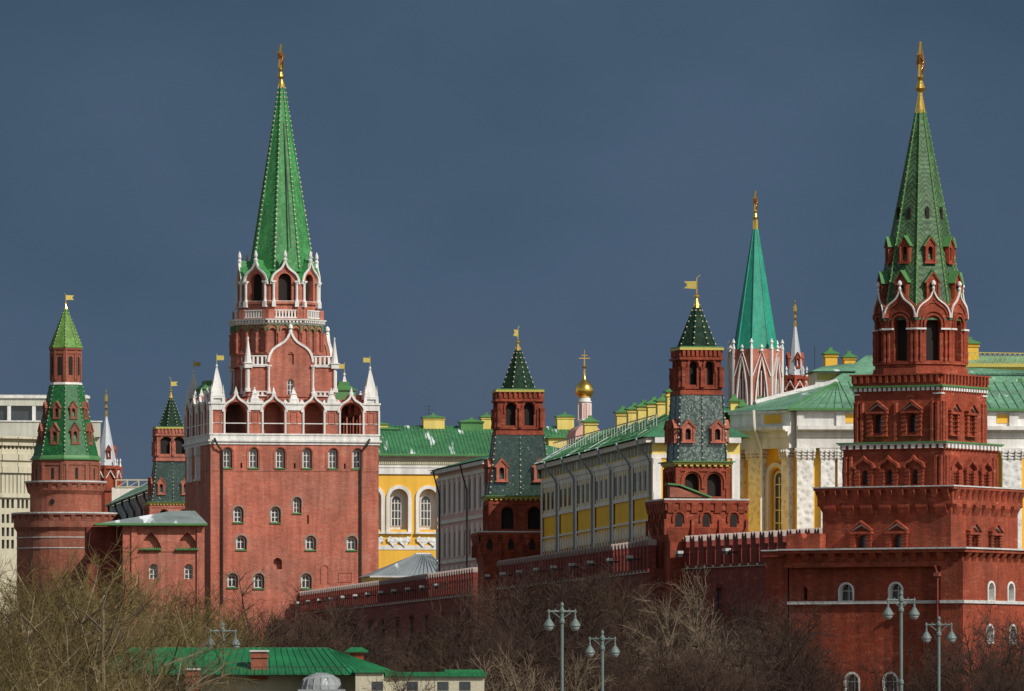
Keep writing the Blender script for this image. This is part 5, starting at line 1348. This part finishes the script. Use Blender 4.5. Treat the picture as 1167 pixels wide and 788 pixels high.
m = MB(); wing(lambda hw: m.box(-hw, hw, .35, .6, zo(562), zo(541))); wing(lambda hw: m.box(-hw, hw, .3, .6, zo(518), zo(507))); wing(lambda hw: m.box(-hw, hw, .52, .6, zo(640), zo(570))); part('wing_glazing', m, GLASS, ho)
# lattice structure on roof between round tower and small tower
lt = thing('rooftop_frame', 'pale roof terrace framework beyond the round tower, seen above the sloping roof', 'framework', (PT(152, 0, 1400).x, 1400, 8), 0)
S = F/1400; zt_ = lambda v: CZ + (HV - v)/F*1400 - 8
m = MB(); m.box(-4, 5.5, 0, 6, -3, zt_(556)); part('base', m, GREYW, lt)
m = MB(); x0_, x1_ = -3.2, 5.2
for z in (zt_(556), zt_(548)): m.box(x0_, x1_, -.12, .12, z, z + .25)
for i in range(5): x = x0_ + (x1_ - x0_)*i/4; m.box(x - .12, x + .12, -.15, .15, zt_(556), zt_(547))
for i in range(4): x = x0_ + (x1_ - x0_)*i/4; m.tube((x, 0, zt_(556)), (x + 2.1, 0, zt_(548)), .09, None, 4)
part('frame', m, CREAM, lt)

# ------------------------------------------------------------------ green-roofed house in the foreground
fr = thing('green_roofed_house', 'low foreground house with emerald metal hipped roof and brick chimneys among the bare trees', 'house', (PT(270, 0, 480).x, 480, 0), R(2))
S = F/480; zf_ = lambda v: CZ + (HV - v)/F*480; xf = lambda u: (u - 270)/S
m = MB(); m.box(xf(125), xf(438), .8, 12, -.5, zf_(770)); part('wall', m, CREAM, fr)
m = MB(); e0 = zf_(769.5); rz_ = zf_(738.5)
pts = [(xf(98), -1, e0), (xf(400), -1, e0), (xf(462), 2, e0 + .05), (xf(462), 12, e0), (xf(98), 12, e0), (xf(150), 5, rz_), (xf(375), 5, rz_)]
m.add(pts, [(0, 1, 6, 5), (1, 2, 6), (2, 3, 6), (3, 4, 5, 6), (4, 0, 5), (0, 4, 3, 2, 1)]); rfr = part('roof', m, G_FORE, fr)
m = MB()
for i in range(34):
    x = xf(98) + (xf(400) - xf(98))*i/33; t = (x - xf(98))/(xf(400) - xf(98)); m.tube((x, -1, e0 + .03), (xf(150) + (xf(375) - xf(150))*t, 5, rz_ + .03), .028, None, 4)
for i in range(9): t = i/8; m.tube((xf(400) + (xf(462) - xf(400))*t, -1 + 3*t, e0 + .03), (xf(375), 5, rz_ + .02), .028, None, 4)
m.tube(pts[5], pts[6], .06, None, 5); m.tube(pts[1], pts[6], .06, None, 5)
part('roof_seams', m, G_FORE, rfr)
for u0, u1, vt, vb, y in ((286, 305, 741, 769, .6), (212, 227, 762, 784, -1.6)):
    m = MB(); m.M = T(xf((u0 + u1)/2), y, 0); w_ = (u1 - u0)/S; m.box(-w_/2, w_/2, -.4, .4, zf_(vb + 6), zf_(vt) - .12); m.box(-w_/2 - .08, w_/2 + .08, -.48, .48, zf_(vt) - .5, zf_(vt) - .3); m.k = 1; m.box(-w_/2 - .1, w_/2 + .1, -.5, .5, zf_(vt) - .118, zf_(vt))
    part('chimney', m, [BRICK_R, SNOWY], fr)
m = MB(); m.M = T(xf(408), 6.5, 0); m.box(-.45, .45, -.5, .5, zf_(765), zf_(742)); o = part('chimney', m, BRICK_D, fr)
m = MB(); m.M = T(xf(408), 6.5, 0); m.rfr(.75, .75, .75, .75, zf_(743), zf_(741)); m.rfr(.72, .72, .35, .35, zf_(741), zf_(737)); part('chimney_cap', m, G_FORE, o)
m = MB()
for i in range(46): x = xf(200) + i*.24; m.tube((x, -1.15, e0 - .05), (x, -1.15, e0 + .55), .022, None, 4)
m.tube((xf(200), -1.15, e0 + .5), (xf(200) + 11, -1.15, e0 + .5), .025, None, 4); part('railing', m, IRON, fr)
m = MB(); m.tube((xf(250), 1.2, zf_(772)), (xf(250), 1.2, zf_(751)), .07, None, 8); m.lathe([(.12, zf_(751)), (.02, zf_(749))], 8, (xf(250), 1.2)); part('vent_pipe', m, IRON, fr)
m = MB(); m.M = T(xf(366), -1.6, 0)
m.lathe([(1.3, zf_(786)), (1.28, zf_(781)), (1.1, zf_(774)), (.75, zf_(769.5)), (.3, zf_(767.5)), (.02, zf_(767))], 16)
for i in range(16): a = 2*math.pi*i/16; m.path([(1.32*math.cos(a), 1.32*math.sin(a), zf_(786)), (1.12*math.cos(a), 1.12*math.sin(a), zf_(774)), (.3*math.cos(a), .3*math.sin(a), zf_(767.5))], .05, 4)
m.box(-1.5, 1.5, -1.5, 1.5, zf_(788), zf_(786)); part('skylight_dome', m, LAMPG, fr, smooth=False)
# lower parapet wing to the right
wg = thing('flat_roofed_outbuilding', 'pale flat roofed outbuilding with thin green coping to the right of the emerald roof', 'building', (PT(495, 0, 478).x, 478, 0), R(2))
xw = lambda u: (u - 495)/(F/478); zw = lambda v: CZ + (HV - v)/F*478
m = MB(); m.box(xw(405), xw(437), -.8, 8, -.5, zw(767.3)); m.box(xw(437) + .01, xw(552), 0, 8, -.5, zw(771.5)); part('wall', m, CREAM, wg)
m = MB(); m.box(xw(403), xw(438.5), -1, 8.1, zw(767), zw(764.5)); m.box(xw(438.6), xw(554), -.25, 8.2, zw(771.3), zw(766)); m.box(xw(508), xw(552), 3, 8, zw(765.8), zw(763)); part('coping', m, G_FORE, wg)
for u in (430, 470, 505, 530):
    m = MB(); m.box(xw(u) - .35, xw(u) + .35, -.03 if u > 437 else -.83, .02 if u > 437 else -.79, zw(787), zw(777)); part('window', m, GLASS, wg)

# ------------------------------------------------------------------ street lamps
def lamp_meshes():
    a = MB()
    a.lathe([(.30, 0), (.30, .8), (.2, 1.0), (.16, 1.6), (.14, 8), (.13, 8.1), (.19, 8.2), (.19, 8.35), (.12, 8.45), (.12, 12.6), (.2, 12.7), (.2, 12.85), (.13, 12.95), (.13, 13.25), (.2, 13.35), (.2, 13.5), (.11, 13.58), (.08, 13.7), (.14, 13.78), (.12, 13.88), (.02, 14.0)], 12)
    b = MB(); b.M = T(0, 0, .45); b.tube((-1.05, 0, 12.95), (1.05, 0, 12.95), .055, None, 8); 
    for s in (-1, 1):
        b.tube((s*.15, 0, 12.55), (s*.7, 0, 12.93), .03, None, 6); b.lathe([(.05, 12.7), (.08, 12.9), (.08, 13.0), (.02, 13.1)], 8, (s*.95, 0)); b.box(s*.5 - .04, s*.5 + .04, -.05, .05, 12.99, 13.1)
    c = MB(); c.lathe([(.03, .42), (.09, .35), (.09, .22), (.14, .16), (.36, -.12), (.40, -.22), (.40, -.27), (.3, -.28)], 14)
    d = MB(); d.lathe([(.33, -.28), (.31, -.4), (.2, -.52), (.03, -.57)], 12)
    return a.mesh('pole', LAMPM), b.mesh('arm', LAMPM), c.mesh('lamp_shade', LAMPM), d.mesh('globe', LAMPG)
LM = lamp_meshes()
def lamp(u, v, D, rz, label):
    top = CZ + (HV - v)/F*D; e = thing('street_lamp', label, 'street lamp', ((u - UC)/F*D, D, top - 14.0), R(rz), 'twin headed street lamps along the road'); e.scale = (.88, .88, 1)
    link('pole', LM[0], e); link('arm', LM[1], e)
    for s in (-1, 1):
        h = link('lamp_shade', LM[2], e, T(s*.95, 0, 12.74)); link('globe', LM[3], h)
lamp(640.5, 686, 470, 12, 'taller of the two green grey twin lamps in front of the long wall')
lamp(686.5, 718, 500, -8, 'shorter green grey twin lamp just right of the taller one before the long wall')
lamp(1027, 673, 470, 10, 'tall grey twin lamp in front of the stepped tower, left of its pair')
lamp(1070, 702, 505, -5, 'grey twin lamp in front of the stepped tower corner, lower and right of its pair')
lamp(254, 709, 496, 15, 'twin lamp whose heads rise just above the emerald roof')

# ------------------------------------------------------------------ bare trees
def tree_meshes(seed, H=14.0, spread=1.0, bark=BARK_B, limbm=None, twig=.012, dens=1.0, up=.5, trunk_h=.22):
    rnd = random.Random(seed); tr_, cr_ = MB(), MB()
    def rv(): return Vector((rnd.uniform(-1, 1), rnd.uniform(-1, 1), rnd.uniform(-1, 1)))
    def limb(mb, p, d, L, r0, r1, n, sides, wob, lift, mi=0):
        pts = [p.copy()]; d = d.normalized()
        for i in range(n):
            d = (d + rv()*wob + Vector((0, 0, lift))).normalized(); p = p + d*(L/n); pts.append(p.copy())
        # connected tube
        vs = []; prev = None
        for i, q in enumerate(pts):
            dd = (pts[min(i + 1, n)] - pts[max(i - 1, 0)]).normalized(); a = dd.orthogonal().normalized() if prev is None else (prev - dd*prev.dot(dd)).normalized(); prev = a; b = dd.cross(a)
            r = r0 + (r1 - r0)*i/n
            for k in range(sides): t = 2*math.pi*k/sides; v = q + a*(r*math.cos(t)) + b*(r*math.sin(t)); vs.append((v.x, v.y, v.z))
        o = len(mb.v); mb.v += vs
        for i in range(n):
            for k in range(sides): mb.f.append((o + i*sides + k, o + i*sides + (k+1) % sides, o + (i+1)*sides + (k+1) % sides, o + (i+1)*sides + k)); mb.mi.append(mi)
        return pts
    def off(d, ang):
        a = d.orthogonal().normalized(); b = d.cross(a); t = rnd.uniform(0, 2*math.pi); return (d*math.cos(ang) + (a*math.cos(t) + b*math.sin(t))*math.sin(ang)).normalized()
    R0 = H*.016
    base = limb(tr_, Vector((0, 0, -.5)), Vector((0, 0, 1)), H*trunk_h + .5, R0, R0*.8, 4, 8, .04, 0)
    nl = rnd.randint(3, 5); L1 = []
    lead = limb(tr_, base[-1], Vector((0, 0, 1)), H*.58, R0*.75, R0*.18, 8, 6, .12, .12)
    L1.append(lead)
    for i in range(nl + 3):
        f = rnd.uniform(0, .55); q = lead[int(f*8)] if i >= nl else base[-1]
        az = 2*math.pi*(i*.382) + rnd.uniform(-.3, .3); tilt = rnd.uniform(.45, 1.0)*spread
        d = Vector((math.cos(az)*math.sin(tilt), math.sin(az)*math.sin(tilt), math.cos(tilt)))
        L1.append(limb(tr_, q, d, H*rnd.uniform(.36, .56)*(1 - f*.5), R0*rnd.uniform(.35, .5), R0*.10, 7, 5, .16, .07*up*2))
    for l1 in L1:
        nb = int(11*dens)
        for j in range(nb):
            i0 = rnd.randint(2, len(l1) - 1); dd = (l1[i0] - l1[i0-1]).normalized()
            l2 = limb(cr_, l1[i0], off(dd, rnd.uniform(.4, 1.2)), H*rnd.uniform(.12, .26), .055, .02, 4, 4, .16, .04*up*2, 1)
            for k in range(int(8*dens)):
                i1 = rnd.randint(1, 4); d2 = (l2[i1] - l2[i1-1]).normalized()
                l3 = limb(cr_, l2[i1], off(d2, rnd.uniform(.4, 1.2)), H*rnd.uniform(.06, .13), twig*1.4, twig*.8, 3, 3, .13, .03*up*2)
                for q_ in range(6):
                    i2 = rnd.randint(0, 3); d3 = (l3[max(i2, 1)] - l3[max(i2, 1)-1]).normalized()
                    limb(cr_, l3[i2], off(d3, rnd.uniform(.3, 1.1)), H*rnd.uniform(.03, .075), twig*.8, twig*.45, 2, 3, .12, .02)
    top = max(v[2] for v in cr_.v)
    return tr_.mesh('trunk', limbm or bark), cr_.mesh('crown', [bark, limbm or bark]), top
VA = [tree_meshes(s, 14, 1.1, BARK_A, BARK_C, .012, 1.2, .4, .16) for s in (1, 2, 3, 4)]
VD = [tree_meshes(s, 14, 1.15, BARK_A, BARK_C, .013, .62, .4, .16) for s in (31, 32, 33)]
VB = [tree_meshes(s, 14, .9, BARK_B, BARK_B, .013, 1.15, .6, .20) for s in (11, 12, 13, 14)]
VC = [tree_meshes(s, 12, .75, BARK_C, BARK_C, .014, .8, .9, .2) for s in (21, 22)]
rndT = random.Random(7)
def tree(u, vtop, D, V, label, group, wide=1.0, name='bare_tree'):
    x = (u - UC)/F*D; z0 = gz_at(x, D) - .2; ztop = CZ + (HV - vtop)/F*D
    a, b, top = rndT.choice(V); s = (ztop - z0)/top
    e = thing(name, label, 'tree', (x, D, z0), rndT.uniform(0, 6.28), group)
    e.scale = (s*wide, s*wide, s)
    link('trunk', a, e); link('crown', b, e)
OL = 'dense olive brown bare tree in the thicket at the lower left'
left = [(10, 648, 450), (55, 640, 462), (92, 618, 460), (20, 690, 425), (72, 690, 430), (-25, 660, 440), (40, 725, 408), (5, 740, 400), (-5, 672, 470),
        (48, 665, 480), (118, 645, 505), (190, 660, 515), (150, 655, 510), (75, 650, 500), (232, 690, 600), (135, 640, 530), (172, 648, 540), (195, 668, 555), (160, 690, 505), (120, 700, 500), (30, 640, 520), (98, 625, 520)]
for u, v, D in left: tree(u, v - 22, D, VA, OL, 'olive brown bare trees at the lower left', 1.0)
SP = 'sparse pale branched tree reaching over the left end of the emerald roof'
for u, v, D in [(112, 640, 440), (150, 655, 445), (195, 690, 450), (75, 735, 400), (125, 740, 405), (170, 758, 420)]: tree(u, v - 10, D, VD, SP, 'sparse pale branched trees over the emerald roof', 1.0)
BRN = 'reddish brown bare tree on the slope below the broad tower'
for u, v, D in [(262, 655, 560), (292, 690, 575), (325, 700, 600), (352, 672, 640), (385, 682, 650), (360, 700, 600), (410, 700, 660), (440, 712, 670), (470, 716, 640), (500, 708, 650), (525, 700, 640), (300, 728, 540), (395, 735, 560), (440, 742, 560), (495, 738, 560), (340, 745, 545), (530, 735, 560)]:
    tree(u, v - 14, D, VB, BRN, 'brown bare trees before the left wall', 1.05)
MID = 'brown bare tree in front of the wall under the long yellow palace'
for u, v, D in [(556, 672, 620), (585, 664, 630), (615, 668, 610), (640, 660, 600), (668, 655, 610), (700, 672, 600), (575, 700, 570), (610, 710, 560), (650, 700, 565), (690, 705, 560), (725, 705, 570), (560, 742, 520), (595, 735, 525), (625, 748, 515), (665, 750, 520), (710, 745, 520), (740, 728, 540)]:
    tree(u, v - 30, D, VB, MID, 'brown bare trees before the middle wall', 1.05)
RG = 'brown bare tree under the short wall right of the silvery tented tower'
for u, v, D in [(760, 690, 570), (790, 690, 575), (850, 680, 580), (872, 700, 570), (895, 715, 560), (830, 715, 540), (780, 735, 520), (860, 745, 520), (900, 752, 515), (815, 752, 510), (740, 752, 510), (930, 765, 520)]:
    tree(u, v - 26, D, VB, RG, 'brown bare trees below the short wall', 1.0)
tree(808, 640, 555, VC, 'pale bare tree standing tallest in front of the silvery roofed tower', None, .95)
tree(765, 668, 550, VC, 'slim pale bare tree left of the tallest pale one, before the silvery roofed tower', None, .9)
tree(652, 738, 505, VC, 'pale twiggy small tree at the foot of the twin lamps', None, 1.0)
tree(575, 725, 500, VC, 'pale twiggy small tree left of the twin lamps near the flat outbuilding', None, 1.1)
FR = 'brown bare tree in front of the stepped tower base at the lower right'
for u, v, D in [(1108, 692, 520), (1135, 690, 530), (1160, 696, 525), (1040, 728, 535), (1085, 735, 530), (1120, 738, 505), (1155, 742, 505)]:
    tree(u, v - 12, D, VB, FR, 'brown bare trees at the lower right', .8)
tree(455, 738, 470, VB, 'thin brown bare tree rising before the outbuilding coping', None, .8)
